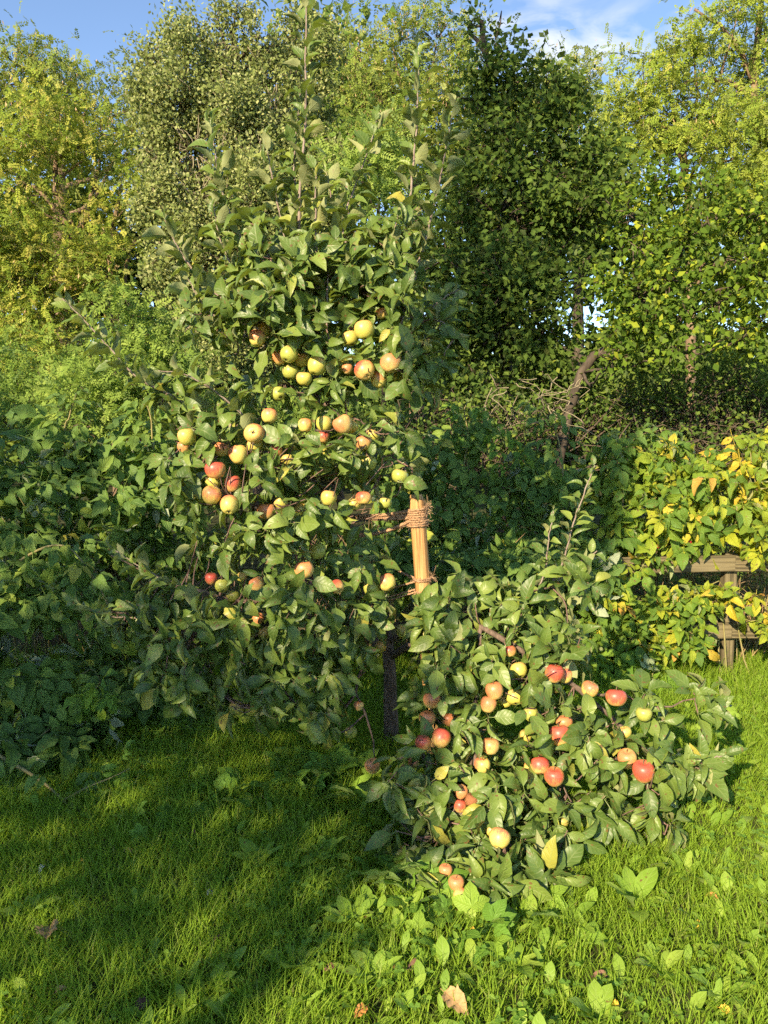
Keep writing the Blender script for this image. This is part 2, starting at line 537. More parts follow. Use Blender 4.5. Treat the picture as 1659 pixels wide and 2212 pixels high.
M['rasp_gold'] = leaf_mat('raspberry_leaf_gold', ((0.0, (0.11, 0.21, 0.03)), (0.4, (0.2, 0.3, 0.03)), (0.7, (0.36, 0.40, 0.03)), (0.88, (0.52, 0.45, 0.04)), (0.96, (0.6, 0.4, 0.05)), (1.0, (0.42, 0.2, 0.06))),
                            (0.5, 0.5, 0.3), rough=0.55, spec=0.3, trans=0.34, tcol=(0.52, 0.5, 0.03), veins=0.35, vein_col=(0.35, 0.36, 0.06), vfreq=8, bump=0.7, spots=0.66)
M['rasp_lime'] = leaf_mat('raspberry_leaf_fresh', ((0.0, (0.10, 0.22, 0.03)), (0.6, (0.17, 0.31, 0.035)), (1.0, (0.26, 0.38, 0.04))),
                          (0.4, 0.45, 0.3), rough=0.55, spec=0.3, trans=0.34, tcol=(0.4, 0.5, 0.03), veins=0.35, vein_col=(0.12, 0.22, 0.04), vfreq=8, bump=0.6)
M['locust'] = leaf_mat('locust_leaf', ((0.0, (0.11, 0.18, 0.04)), (0.5, (0.18, 0.25, 0.05)), (0.8, (0.25, 0.31, 0.065)), (1.0, (0.36, 0.35, 0.1))),
                       (0.24, 0.29, 0.12), trans=0.36, tcol=(0.36, 0.42, 0.05), simple=True)
M['locust_yellow'] = leaf_mat('locust_leaf_turning', ((0.0, (0.15, 0.235, 0.04)), (0.4, (0.24, 0.32, 0.05)), (0.75, (0.32, 0.375, 0.065)), (1.0, (0.43, 0.40, 0.10))),
                              (0.26, 0.31, 0.11), trans=0.36, tcol=(0.40, 0.45, 0.04), simple=True)
M['locust_fresh'] = leaf_mat('locust_sapling_leaf', ((0.0, (0.13, 0.215, 0.045)), (0.6, (0.21, 0.31, 0.065)), (1.0, (0.29, 0.38, 0.09))),
                             (0.2, 0.3, 0.12), trans=0.36, tcol=(0.3, 0.45, 0.04), simple=True)
M['willow'] = leaf_mat('grey_green_leaf', ((0.0, (0.15, 0.195, 0.06)), (0.5, (0.22, 0.265, 0.085)), (0.85, (0.285, 0.32, 0.12)), (1.0, (0.36, 0.38, 0.17))),
                       (0.33, 0.355, 0.19), trans=0.24, tcol=(0.36, 0.4, 0.08), simple=True)
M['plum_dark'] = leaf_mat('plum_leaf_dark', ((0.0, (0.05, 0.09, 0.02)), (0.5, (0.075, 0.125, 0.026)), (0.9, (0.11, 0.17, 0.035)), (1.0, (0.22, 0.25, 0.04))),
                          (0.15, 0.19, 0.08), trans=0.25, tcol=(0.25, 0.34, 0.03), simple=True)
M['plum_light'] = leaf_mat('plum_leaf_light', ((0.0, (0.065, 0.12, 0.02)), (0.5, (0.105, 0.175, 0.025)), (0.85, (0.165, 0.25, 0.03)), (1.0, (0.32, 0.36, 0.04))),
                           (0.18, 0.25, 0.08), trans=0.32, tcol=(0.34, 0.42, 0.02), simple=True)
M['shrub'] = leaf_mat('shrub_leaf', ((0.0, (0.06, 0.11, 0.026)), (0.5, (0.10, 0.16, 0.034)), (1.0, (0.16, 0.21, 0.04))),
                      (0.14, 0.19, 0.08), trans=0.24, tcol=(0.25, 0.33, 0.04), simple=True)
M['grass'] = leaf_mat('grass_blade', ((0.0, (0.17, 0.29, 0.022)), (0.5, (0.24, 0.385, 0.028)), (0.85, (0.31, 0.45, 0.035)), (0.95, (0.36, 0.46, 0.06)), (1.0, (0.52, 0.46, 0.22))),
                      (0.22, 0.35, 0.05), trans=0.46, tcol=(0.42, 0.64, 0.03), simple=True)
M['weed'] = leaf_mat('lawn_weed_leaf', ((0.0, (0.16, 0.29, 0.035)), (0.5, (0.22, 0.36, 0.042)), (1.0, (0.3, 0.42, 0.06))),
                     (0.28, 0.38, 0.13), rough=0.5, spec=0.3, trans=0.36, tcol=(0.44, 0.6, 0.04), veins=0.3, vein_col=(0.34, 0.44, 0.13), vfreq=5, spots=0.7)
M['elder'] = leaf_mat('ground_elder_leaf', ((0.0, (0.11, 0.24, 0.032)), (0.5, (0.16, 0.31, 0.038)), (1.0, (0.24, 0.38, 0.045))),
                      (0.24, 0.34, 0.12), rough=0.55, spec=0.3, trans=0.33, tcol=(0.38, 0.56, 0.04), veins=0.3, vein_col=(0.22, 0.36, 0.06), vfreq=7, bump=0.5)
M['apple_bark'] = bark_mat('apple_bark', (0.05, 0.036, 0.026), (0.20, 0.145, 0.11), 60)
M['twig'] = bark_mat('apple_twig', (0.10, 0.06, 0.045), (0.24, 0.16, 0.13), 80)
M['shoot'] = bark_mat('apple_shoot', (0.17, 0.12, 0.10), (0.32, 0.27, 0.22), 80)
M['tree_bark'] = bark_mat('tree_bark', (0.03, 0.024, 0.018), (0.12, 0.095, 0.07), 18)
M['locust_bark'] = bark_mat('locust_bark', (0.09, 0.06, 0.035), (0.27, 0.19, 0.12), 12)
M['grey_twig'] = bark_mat('grey_twig', (0.15, 0.13, 0.08), (0.30, 0.26, 0.17), 30)
M['dark_twig'] = bark_mat('dark_twig', (0.05, 0.035, 0.025), (0.14, 0.11, 0.08), 30)
M['cane'] = bark_mat('raspberry_cane', (0.16, 0.17, 0.06), (0.30, 0.24, 0.11), 40, rough=0.6)
M['dry'] = bark_mat('dry_stalk', (0.16, 0.10, 0.05), (0.36, 0.26, 0.14), 30)
M['stake'] = wood_mat('stake_wood', ((0.08, (0.16, 0.08, 0.03)), (0.3, (0.31, 0.165, 0.058)), (0.6, (0.44, 0.25, 0.095)), (0.95, (0.50, 0.31, 0.13))), ring=8)
M['fence_wood'] = wood_mat('fence_wood', ((0.1, (0.05, 0.042, 0.024)), (0.5, (0.12, 0.10, 0.055)), (0.9, (0.19, 0.16, 0.09))), ring=6, rough=0.85)
M['rope'] = plain_mat('coir_rope', (0.36, 0.22, 0.125), 0.95, 0.1, 0.5, 160, 0.8)
M['fibre'] = plain_mat('coir_fibre', (0.5, 0.33, 0.2), 0.95, 0.1, 0.3, 90)
M['soil'] = plain_mat('soil', (0.05, 0.055, 0.022), 0.95, 0.1, 0.6, 3.0, 0.6)
M['stem'] = plain_mat('apple_stem', (0.16, 0.12, 0.06), 0.8)
M['calyx'] = plain_mat('apple_calyx', (0.06, 0.04, 0.025), 0.9)
M['berry'] = plain_mat('raspberry_fruit', (0.35, 0.03, 0.03), 0.4, 0.4)
M['tan'] = leaf_mat('fallen_leaf_tan', ((0.0, (0.36, 0.22, 0.09)), (1.0, (0.5, 0.33, 0.15))), (0.5, 0.38, 0.22), rough=0.7, trans=0.15, tcol=(0.4, 0.25, 0.06), veins=0.4, vein_col=(0.25, 0.14, 0.06), vfreq=5)
M['yellow'] = leaf_mat('fallen_leaf_yellow', ((0.0, (0.62, 0.42, 0.04)), (1.0, (0.75, 0.52, 0.07))), (0.6, 0.48, 0.15), rough=0.6, trans=0.2, tcol=(0.6, 0.4, 0.03), veins=0.3, vein_col=(0.45, 0.26, 0.05), vfreq=5)
M['brown'] = leaf_mat('fallen_leaf_brown', ((0.0, (0.10, 0.05, 0.035)), (1.0, (0.2, 0.11, 0.07))), (0.26, 0.17, 0.12), rough=0.75, trans=0.1, tcol=(0.2, 0.1, 0.04), veins=0.4, vein_col=(0.07, 0.035, 0.02), vfreq=5)
M['orange'] = leaf_mat('fallen_leaf_orange', ((0.0, (0.45, 0.17, 0.05)), (1.0, (0.55, 0.26, 0.08))), (0.5, 0.28, 0.14), rough=0.65, trans=0.15, tcol=(0.5, 0.2, 0.04), veins=0.3, vein_col=(0.25, 0.09, 0.03), vfreq=5)
M['pale'] = leaf_mat('fallen_leaf_pale', ((0.0, (0.55, 0.53, 0.46)), (1.0, (0.68, 0.66, 0.6))), (0.6, 0.58, 0.52), rough=0.7, trans=0.15, tcol=(0.5, 0.48, 0.4), veins=0.2, vein_col=(0.4, 0.36, 0.3), vfreq=5)
M['ap_red'] = apple_mat('apple_red', (0.62, 0.43, 0.13), (0.47, 0.085, 0.055), -0.5, 0.85, 1.2)
M['ap_blush'] = apple_mat('apple_blush', (0.60, 0.50, 0.13), (0.60, 0.17, 0.09), 0.05, 1.1, 1.2)
M['ap_orange'] = apple_mat('apple_orange', (0.60, 0.45, 0.15), (0.58, 0.21, 0.09), -0.35, 0.95, 1.2)
M['ap_yellow'] = apple_mat('apple_yellow', (0.48, 0.44, 0.09), (0.58, 0.33, 0.12), 0.25, 1.3, 0.9)
M['ap_green'] = apple_mat('apple_green', (0.34, 0.37, 0.075), (0.46, 0.34, 0.11), 0.4, 1.4, 0.9)
M['ap_rot'] = plain_mat('apple_rotten', (0.30, 0.12, 0.05), 0.6, 0.3, 0.5, 40, 0.6)
M['plaster'] = plain_mat('added_house_plaster', (0.62, 0.58, 0.5), 0.9, 0.1, 0.1, 4)
M['rooftile'] = plain_mat('roof_tiles', (0.22, 0.10, 0.07), 0.8, 0.2, 0.3, 10)
M['frame'] = plain_mat('window_frame', (0.75, 0.75, 0.72), 0.4)
M['glass'] = plain_mat('window_glass', (0.04, 0.05, 0.06), 0.05, 0.6, 0.1)

# ------------------------------------------------------------------ ground
gmb = MB()
gx = np.concatenate((np.linspace(-900, -12, 14), np.linspace(-10, 10, 41), np.linspace(12, 900, 14)))
gy = np.concatenate((np.linspace(-600, -12, 10), np.linspace(-10, 24, 69), np.linspace(28, 1200, 14)))
X, Y = np.meshgrid(gx, gy)
near = np.exp(-((X / 12) ** 2 + ((Y - 4) / 14) ** 2))
Z = near * (0.012 * np.sin(X * 2.1 + 0.4) * np.cos(Y * 1.7) + 0.008 * np.sin(X * 5.3 + Y * 3.9))


def gz(x, y):
    x = np.asarray(x, float); y = np.asarray(y, float)
    nn = np.exp(-((x / 12) ** 2 + ((y - 4) / 14) ** 2))
    return nn * (0.012 * np.sin(x * 2.1 + 0.4) * np.cos(y * 1.7) + 0.008 * np.sin(x * 5.3 + y * 3.9))


ny, nx = X.shape
ii, jj = np.meshgrid(np.arange(ny - 1), np.arange(nx - 1), indexing='ij')
a_ = (ii * nx + jj).ravel()
gmb.add(np.stack((X.ravel(), Y.ravel(), Z.ravel()), 1),
        np.concatenate((np.stack((a_, a_ + 1, a_ + nx + 1), 1), np.stack((a_, a_ + nx + 1, a_ + nx), 1))))
ground = gmb.build('ground', M['soil'], kind='structure')
ground['label'] = 'dark soil of the garden and wood floor under the grass'
ground['category'] = 'ground'

# ------------------------------------------------------------------ background trees
LEAFLET = leaf_tpl(wid=0.30, nseg=1, fold=0.0, bend=0.0, petiole=0, cols=2)


def quad_leaf(wid=0.3, fold=0.2):
    """Cheap four-triangle leaf."""
    V = np.array([(0, 0, 0), (-wid, 0.42, wid * fold), (0, 0.46, -0.02), (wid, 0.42, wid * fold), (0, 1, -0.14)])
    F = np.array([(0, 2, 1), (0, 3, 2), (1, 2, 4), (2, 3, 4)])
    U = np.array([(0.5, 0), (0, 0.45), (0.5, 0.45), (1, 0.45), (0.5, 1)], float)
    return V, F, U


def diamond(wid=0.28):
    V = np.array([(0, 0, 0), (-wid, 0.5, 0.04), (wid, 0.5, 0.04), (0, 1, -0.08)])
    F = np.array([(0, 2, 1), (1, 2, 3)])
    U = np.array([(0.5, 0), (0, 0.5), (1, 0.5), (0.5, 1)], float)
    return V, F, U


def pinnate(pairs=6, ln=0.26, seed=0, wid=0.25):
    rs = np.random.default_rng(seed)
    V, F, U, n = [], [], [], 0
    dv, df, du = diamond(wid)
    for i in range(pairs):
        t = 0.22 + 0.68 * i / (pairs - 1)
        for s in (-1, 1):
            an = s * (1.2 - 0.35 * i / pairs) + rs.normal(0, 0.12)
            d = np.array((math.sin(an), math.cos(an), -0.15 + rs.normal(0, 0.25)))
            R = frames(d[None], np.array([[0.1 * s, 0.1, 1.0]]))[0]
            V.append(dv * ln * rs.uniform(0.8, 1.1) @ R.T + np.array((0, t, -0.35 * t * t)))
            F.append(df + n); U.append(du); n += 4
    V.append(dv * ln + np.array((0, 0.92, -0.31))); F.append(df + n); U.append(du)
    return np.concatenate(V), np.concatenate(F), np.concatenate(U)


PINN = [pinnate(6, 0.27, 1), pinnate(7, 0.25, 2), pinnate(5, 0.3, 3)]
QUAD = [quad_leaf(0.3, 0.25), quad_leaf(0.36, 0.1), quad_leaf(0.26, 0.4)]
DIAM = [diamond(0.3), diamond(0.38)]


def lobe_world(l):
    """(x, y, rx, ry, Y, rY, weight) in picture units and metres -> centre, radii."""
    x, y, rx, ry, Yd, rY = l[:6]
    c = at(x, y, Yd)
    k = Yd / FPX
    return c, np.array((rx * k, rY, ry * k))


def make_tree(name, label, cat, base, trunk_pts, trunk_r, lobes, tpls, leaf_mat_, size, n_leaf, cluster=0.22, per=14,
              bark='tree_bark', twig='dark_twig', n_twig=60, droop=0.3, limbs=True, trunk2=None, pods=None, group=None, ori=0.6, shell=0.55, limb_r=0.35, upright=0.0, aniso=(1, 1, 0.7)):
    b = at(*base) if len(base) == 3 and base[2] > 0 and base[1] > 50 else np.array(base)
    base_pt = np.array((b[0], b[1], 0.0))
    t = thing(name, label, cat, tuple(base_pt), group)
    pts = np.array([base_pt - np.array((0, 0, 0.1))] + [at(*p) for p in trunk_pts])
    path = smooth_path(pts, 18, 0.01)
    mb = MB()
    tube(mb, path, np.linspace(trunk_r, trunk_r * 0.3, 18), 9)
    mb.build('trunk', M[bark], t)
    if trunk2:
        for tp in trunk2:
            p2 = smooth_path([at(*p) for p in tp[0]], 14, 0.012)
            mb = MB(); tube(mb, p2, np.linspace(tp[1], tp[1] * 0.4, 14), 7); mb.build('limb', M[bark], t)
    W = [lobe_world(l) for l in lobes]
    wt = np.array([l[6] if len(l) > 6 else l[2] * l[3] for l in lobes], float); wt /= wt.sum()
    crown, twigs, podm = MB(), MB(), MB()
    for (c, r), w in zip(W, wt):
        if limbs:
            i0 = np.argmin(np.linalg.norm(path - c, axis=1) + 0.6 * np.maximum(path[:, 2] - c[2], 0) - 0.15 * np.arange(18) * 0)
            i0 = max(4, min(16, int(i0) - 2))
            s = path[i0]
            m1 = (s + c) / 2 + np.array((0, 0, -0.12 * np.linalg.norm(c - s))) + rng.normal(0, 0.08, 3)
            lp = smooth_path((s, m1, c + rng.normal(0, 0.1, 3) * r), 9, 0.012)
            mb = MB(); tube(mb, lp, np.linspace(trunk_r * limb_r, trunk_r * 0.08, 9), 6); mb.build('limb', M[bark], t)
        n = max(3, int(n_leaf * w))
        nc = max(2, n // per)
        # a lobe is broken up into boughs, a bough into sprays
        nb = max(3, int(5 + 6 * rng.random()))
        bd = rand_dirs(nb); bc = bd * (0.35 + 0.5 * rng.random((nb, 1)) ** 0.7); brr = rng.uniform(0.22, 0.48, nb)
        bi = rng.integers(0, nb, nc)
        dl = rand_dirs(nc)
        rel = bc[bi] + dl * (brr[bi] * rng.random(nc) ** 0.4)[:, None]
        d = nrm(rel + 0.5 * dl)
        cc = c + rel * r
        for k in range(min(nc, max(1, int(n_twig * w)))):
            q = smooth_path((c + d[k] * r * 0.15, c + d[k] * r * 0.6 + rng.normal(0, 0.06, 3), cc[k] + np.array((0, 0, 0.02 + upright * 0.2))), 5, 0.015)
            tube(twigs, q, np.linspace(trunk_r * 0.07 + 0.004, 0.003, 5), 3, rng.random(), cap=False)
        idx = rng.integers(0, nc, n)
        off = rng.normal(0, cluster, (n, 3)) * np.array(aniso)
        off += d[idx] * (np.abs(rng.normal(0, cluster * 0.8, n)))[:, None]
        p = cc[idx] + off
        od = nrm(d[idx] * 0.7 + rng.normal(0, 0.8, (n, 3)) + np.array((0, 0, upright - droop)))
        nn = nrm(np.array((0, 0, 1.0)) * ori + d[idx] * 0.45 + rng.normal(0, 0.5, (n, 3)) + np.array((-0.12, -0.25, 0)))
        R = frames(od, nn)
        sz = size * rng.uniform(0.65, 1.25, n)
        crnd = rng.random(nc)
        rn = np.clip(0.5 * crnd[idx] + 0.5 * rng.random(n), 0, 0.999)
        which = rng.integers(0, len(tpls), n)
        for q, tp in enumerate(tpls):
            s_ = which == q
            inst(crown, tp, p[s_], R[s_], sz[s_], rn[s_])
        if pods:
            npod = int(pods * w)
            pi = rng.integers(0, nc, npod)
            pp = cc[pi] + rng.normal(0, cluster, (npod, 3))
            inst(podm, diamond(0.12), pp, frames(nrm(np.array((0, 0, -1.0)) + rng.normal(0, 0.25, (npod, 3))), rand_dirs(npod)), rng.uniform(0.06, 0.1, npod), rng.random(npod))
    crown.build('crown', M[leaf_mat_], t, kind='stuff')
    twigs.build('twigs', M[twig], t, kind='stuff')
    podm.build('seed_pods', M['tan'], t, kind='stuff')
    return t


# far wood behind everything
make_tree('far_tree', 'dark broadleaf tree deep in the wood behind the grey-green tree', 'tree', (560, 1000, 21), [(560, 600, 21), (560, 300, 21)], 0.22,
          [(420, 400, 200, 200, 21, 2.0), (640, 330, 190, 180, 21, 2.0), (760, 420, 160, 180, 21, 2.0), (700, 200, 110, 110, 21, 2), (560, 640, 260, 200, 21, 2.0), (330, 680, 180, 160, 21, 2), (560, 880, 380, 90, 20, 1.0)], QUAD, 'shrub', 0.34, 14000, 0.5)
make_tree('far_tree', 'dark broadleaf tree deep in the wood behind the plum trees', 'tree', (1250, 1000, 21), [(1250, 600, 21), (1250, 350, 21)], 0.22,
          [(1410, 500, 150, 120, 21, 2.0), (1050, 420, 180, 160, 21, 2.0), (1250, 420, 190, 120, 21, 2.0), (1150, 640, 260, 220, 21, 2.0), (1420, 720, 220, 160, 21, 2), (1620, 640, 160, 200, 21, 2), (1050, 880, 300, 90, 20, 1.0), (1550, 880, 300, 90, 20, 1.0)], QUAD, 'shrub', 0.36, 12000, 0.5)
make_tree('far_tree', 'dark broadleaf tree deep in the wood behind the yellowing locust', 'tree', (60, 1000, 20), [(60, 700, 20), (60, 500, 20)], 0.2,
          [(-80, 560, 200, 200, 20, 2.0), (120, 640, 200, 170, 20, 2.0), (240, 560, 120, 130, 20, 1.5), (80, 380, 150, 90, 20, 1.5), (60, 820, 300, 120, 19, 1.5), (300, 800, 180, 120, 19, 1.5)], QUAD, 'shrub', 0.3, 9500, 0.45)
fw = MB()
n = 15000
x = rng.uniform(-17, 17, n); yy = rng.uniform(23, 27, n)
top = 4.4 + 1.0 * np.sin(x * 0.9) + 0.6 * np.sin(x * 2.3 + 1)
z = rng.random(n) * top
inst(fw, QUAD[1], np.stack((x, yy, z), 1), frames(rand_dirs(n), rng.normal(0, 0.5, (n, 3)) + np.array((-0.2, -0.7, 0.5))), rng.uniform(0.35, 0.75, n), rng.random(n))
o = fw.build('far_wood', M['shrub'], kind='stuff')
tag(o, 'dark mass of the wood far behind the garden', 'wood')
# tall thin locust at the far left, behind
make_tree('locust_tree', 'thin tall locust hung with brown pods at the upper left corner', 'tree', (120, 960, 16.5), [(130, 560, 16.5), (120, 250, 16.5), (70, 120, 16.5)], 0.2,
          [(60, 150, 75, 55, 16.5, 0.8), (0, 190, 70, 60, 16.3, 0.8), (140, 190, 60, 45, 16.5, 0.8), (180, 235, 45, 40, 16.4, 0.7), (100, 260, 90, 50, 16.2, 0.8), (275, 215, 45, 50, 16.5, 0.8), (300, 290, 50, 60, 16.4, 0.8), (265, 330, 45, 60, 16.4, 0.8), (-90, 240, 80, 80, 16.4, 0.8)],
          PINN, 'locust', 0.23, 4000, 0.24, 14, 'locust_bark', aniso=(1.2, 1.2, 0.5), pods=1500, n_twig=130, group='locust trees in the wood')
# yellowing locust at the left
make_tree('locust_tree', 'yellowing locust with dark forked boughs at the left edge', 'tree', (250, 930, 12.5), [(240, 700, 12.5), (165, 520, 12.5), (125, 400, 12.5), (120, 300, 12.5)], 0.10,
          [(60, 290, 80, 45, 12.5, 0.7), (150, 270, 75, 40, 12.4, 0.7), (20, 360, 70, 50, 12.2, 0.7), (215, 290, 60, 35, 12.5, 0.7), (185, 340, 60, 32, 12.3, 0.6), (60, 420, 70, 40, 12.0, 0.7), (20, 500, 90, 50, 11.8, 0.7),
           (110, 560, 90, 50, 11.8, 0.7), (200, 590, 80, 45, 12.0, 0.7), (40, 610, 100, 50, 11.6, 0.7), (130, 660, 110, 45, 11.6, 0.7), (30, 710, 110, 60, 11.4, 0.7), (120, 760, 120, 50, 11.2, 0.7), (250, 480, 60, 35, 12.6, 0.5), (300, 420, 50, 40, 12.8, 0.5), (-90, 480, 110, 160, 12, 0.8)],
          PINN, 'locust_yellow', 0.178, 9200, 0.17, 14, 'locust_bark', aniso=(1.25, 1.25, 0.5), pods=1400, n_twig=150, group='locust trees in the wood',
          trunk2=[([(165, 520, 12.5), (200, 420, 12.5), (215, 340, 12.4)], 0.05), ([(165, 520, 12.4), (110, 440, 12.3), (70, 400, 12.2)], 0.06), ([(235, 640, 12.5), (240, 520, 12.6), (262, 400, 12.7)], 0.06), ([(262, 640, 12.7), (280, 540, 12.7), (320, 490, 12.7)], 0.04)])
# locust behind, centre right
make_tree('locust_tree', 'distant locust with brown pods on the skyline between the two pointed trees', 'tree', (900, 980, 17), [(900, 500, 17), (880, 250, 17)], 0.2,
          [(770, 110, 50, 55, 17, 0.8), (850, 90, 60, 55, 17, 0.8), (940, 90, 60, 55, 17, 0.8), (1010, 100, 50, 55, 17, 0.8), (820, 190, 90, 70, 16.8, 0.9), (950, 200, 90, 80, 16.8, 0.9), (880, 310, 120, 70, 16.6, 0.9), (1000, 320, 80, 80, 16.7, .9), (1190, 190, 80, 50, 17.3, 0.9), (1260, 180, 50, 45, 17.3, 0.8), (1130, 220, 80, 70, 17.2, .9), (1260, 260, 70, 60, 17.2, .8)],
          PINN, 'locust', 0.23, 6000, 0.24, 14, 'locust_bark', aniso=(1.2, 1.2, 0.5), pods=2200, n_twig=120, group='locust trees in the wood')
# locust at the right
make_tree('locust_tree', 'tall sunlit locust with bare arching boughs at the upper right', 'tree', (1500, 940, 12), [(1492, 600, 12), (1486, 430, 12), (1478, 330, 12), (1500, 260, 12)], 0.09,
          [(1600, 20, 80, 40, 12, 0.7), (1500, 60, 45, 40, 12, 0.6), (1540, 120, 80, 40, 12.2, 0.6), (1450, 150, 60, 40, 12, 0.6), (1390, 190, 60, 45, 12, 0.6), (1470, 215, 70, 35, 11.8, 0.6), (1560, 250, 90, 40, 11.7, 0.6), (1430, 270, 90, 45, 11.6, 0.7), (1350, 260, 50, 50, 12, 0.6),
           (1530, 310, 110, 45, 11.5, 0.7), (1640, 310, 70, 60, 11.5, 0.6), (1400, 320, 60, 40, 11.7, 0.6), (1600, 390, 90, 60, 11.3, 0.7), (1560, 470, 90, 50, 11.2, 0.7), (1650, 500, 80, 70, 11.2, 0.7), (1700, 150, 50, 120, 12, 0.7), (1740, 350, 70, 120, 11.6, 0.7), (1640, 90, 40, 60, 12.2, 0.5)],
          PINN, 'locust_yellow', 0.172, 8600, 0.16, 14, 'locust_bark', aniso=(1.3, 1.3, 0.5), pods=500, n_twig=150, group='locust trees in the wood', limbs=True,
          trunk2=[([(1640, 640, 12), (1636, 400, 12), (1629, 211, 12), (1640, 60, 12.1), (1650, -80, 12.1)], 0.085), ([(1629, 211, 12), (1580, 180, 12), (1520, 170, 11.9), (1455, 190, 11.9)], 0.05), ([(1630, 180, 12), (1590, 100, 12), (1560, 60, 12), (1500, 20, 12)], 0.045), ([(1632, 150, 12), (1655, 60, 12.0)], 0.04), ([(1478, 343, 12), (1440, 310, 12), (1400, 300, 12)], 0.04)])
# grey-green twiggy tree in the middle
make_tree('grey_green_tree', 'large grey-green twiggy tree with small pale leaves behind the apple tree', 'tree', (560, 940, 10), [(560, 700, 10), (545, 420, 10), (520, 200, 10), (500, 60, 10)], 0.11,
          [(470, 50, 22, 42, 10, 0.25), (425, 75, 26, 32, 10, 0.3), (370, 70, 18, 42, 10, 0.3), (520, 55, 20, 36, 10, 0.3), (555, 70, 20, 46, 10, 0.3), (345, 120, 36, 40, 10, 0.4), (310, 120, 26, 36, 10, 0.35), (410, 130, 60, 50, 9.9, 0.5), (500, 130, 60, 55, 9.9, 0.5), (575, 140, 40, 50, 10, 0.45),
           (620, 90, 40, 45, 10.4, 0.5), (690, 110, 45, 45, 10.4, 0.5), (660, 190, 70, 70, 10.3, 0.6), (320, 200, 45, 60, 9.9, 0.5), (400, 220, 80, 70, 9.7, 0.6), (500, 230, 80, 80, 9.7, 0.6), (590, 250, 70, 80, 9.8, 0.6), (330, 310, 50, 70, 9.7, 0.5), (420, 330, 90, 80, 9.5, 0.6), (530, 350, 100, 90, 9.5, 0.7),
           (650, 330, 90, 90, 9.8, 0.6), (340, 430, 50, 70, 9.6, 0.5), (440, 450, 90, 90, 9.4, 0.6), (570, 480, 110, 100, 9.4, 0.7), (700, 450, 80, 120, 9.8, 0.6), (370, 560, 45, 80, 9.5, 0.5), (460, 580, 90, 90, 9.4, 0.6), (600, 620, 110, 100, 9.4, 0.7), (420, 700, 70, 90, 9.3, 0.6), (520, 760, 90, 90, 9.3, 0.6), (460, 820, 80, 60, 9.2, 0.5)],
          DIAM, 'willow', 0.049, 110000, 0.08, 28, 'tree_bark', 'grey_twig', n_twig=1100, aniso=(0.8, 0.8, 1.35), upright=0.25, droop=0.05, ori=0.25, shell=0.45, limb_r=0.22)
# fresh pinnate saplings
make_tree('locust_sapling', 'bright green pinnate sapling between the apple shoots and the dark plum', 'tree', (830, 960, 8.6), [(830, 700, 8.6), (820, 450, 8.6), (815, 330, 8.6)], 0.035,
          [(800, 300, 50, 45, 8.6, 0.4), (850, 340, 50, 50, 8.6, 0.4), (800, 400, 60, 50, 8.5, 0.4), (860, 440, 50, 50, 8.5, 0.4), (820, 500, 60, 50, 8.5, 0.4), (760, 330, 40, 50, 8.7, 0.4), (870, 560, 50, 70, 8.5, 0.4), (780, 620, 70, 80, 8.6, 0.4), (850, 720, 70, 80, 8.5, 0.4)],
          PINN, 'locust_fresh', 0.155, 2200, 0.13, 8, n_twig=60, group='locust saplings')
make_tree('locust_sapling', 'bright green pinnate sapling beside the leftmost long apple shoot', 'tree', (290, 960, 6.6), [(290, 880, 6.6), (290, 760, 6.6), (285, 660, 6.6)], 0.02,
          [(285, 660, 45, 30, 6.6, 0.25), (320, 700, 50, 35, 6.6, 0.3), (260, 720, 50, 40, 6.6, 0.3), (310, 770, 60, 45, 6.5, 0.3), (240, 790, 60, 45, 6.5, 0.3), (200, 850, 90, 45, 6.6, 0.3), (330, 850, 80, 45, 6.5, 0.3), (370, 790, 50, 60, 6.7, 0.3)],
          PINN, 'locust_fresh', 0.13, 1700, 0.10, 7, n_twig=50, group='locust saplings')
# dark pointed plum tree
make_tree('plum_tree', 'dark pointed plum tree in shade right of the apple shoots', 'tree', (1092, 1000, 7.6), [(1095, 800, 7.6), (1096, 520, 7.6), (1090, 350, 7.6), (1062, 180, 7.6), (1040, 45, 7.6)], 0.075,
          [(1038, 60, 12, 34, 7.6, 0.06), (1070, 92, 12, 36, 7.6, 0.07), (1098, 110, 14, 36, 7.6, 0.08), (1050, 140, 38, 40, 7.6, 0.18), (1155, 158, 14, 32, 7.6, 0.1), (1225, 175, 16, 40, 7.5, 0.12), (1100, 180, 55, 45, 7.6, 0.28), (1180, 210, 55, 45, 7.5, 0.3), (1040, 220, 45, 55, 7.6, 0.3), (1110, 270, 85, 60, 7.5, 0.4),
           (1220, 280, 70, 65, 7.4, 0.35), (1020, 320, 50, 70, 7.6, 0.35), (1290, 330, 40, 50, 7.4, 0.3), (1120, 370, 100, 70, 7.4, 0.5), (1240, 380, 80, 70, 7.3, 0.4), (1000, 440, 60, 80, 7.5, 0.4), (1330, 400, 50, 45, 7.3, 0.3), (1110, 490, 110, 80, 7.3, 0.5), (1240, 490, 90, 70, 7.2, 0.45),
           (970, 560, 60, 80, 7.4, 0.4), (1090, 610, 110, 80, 7.2, 0.5), (1220, 600, 90, 70, 7.1, 0.45), (950, 680, 80, 80, 7.4, 0.4), (1060, 730, 100, 70, 7.2, 0.45), (1180, 710, 90, 70, 7.0, 0.45), (920, 780, 70, 60, 7.4, 0.4), (1040, 830, 110, 55, 7.2, 0.4), (1190, 820, 90, 55, 7.1, 0.35)],
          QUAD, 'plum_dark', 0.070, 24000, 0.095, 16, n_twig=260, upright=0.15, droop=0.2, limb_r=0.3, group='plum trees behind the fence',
          trunk2=[([(1096, 520, 7.6), (1060, 460, 7.5), (1030, 430, 7.4)], 0.03), ([(1096, 500, 7.6), (1140, 430, 7.5), (1170, 390, 7.4)], 0.035)])
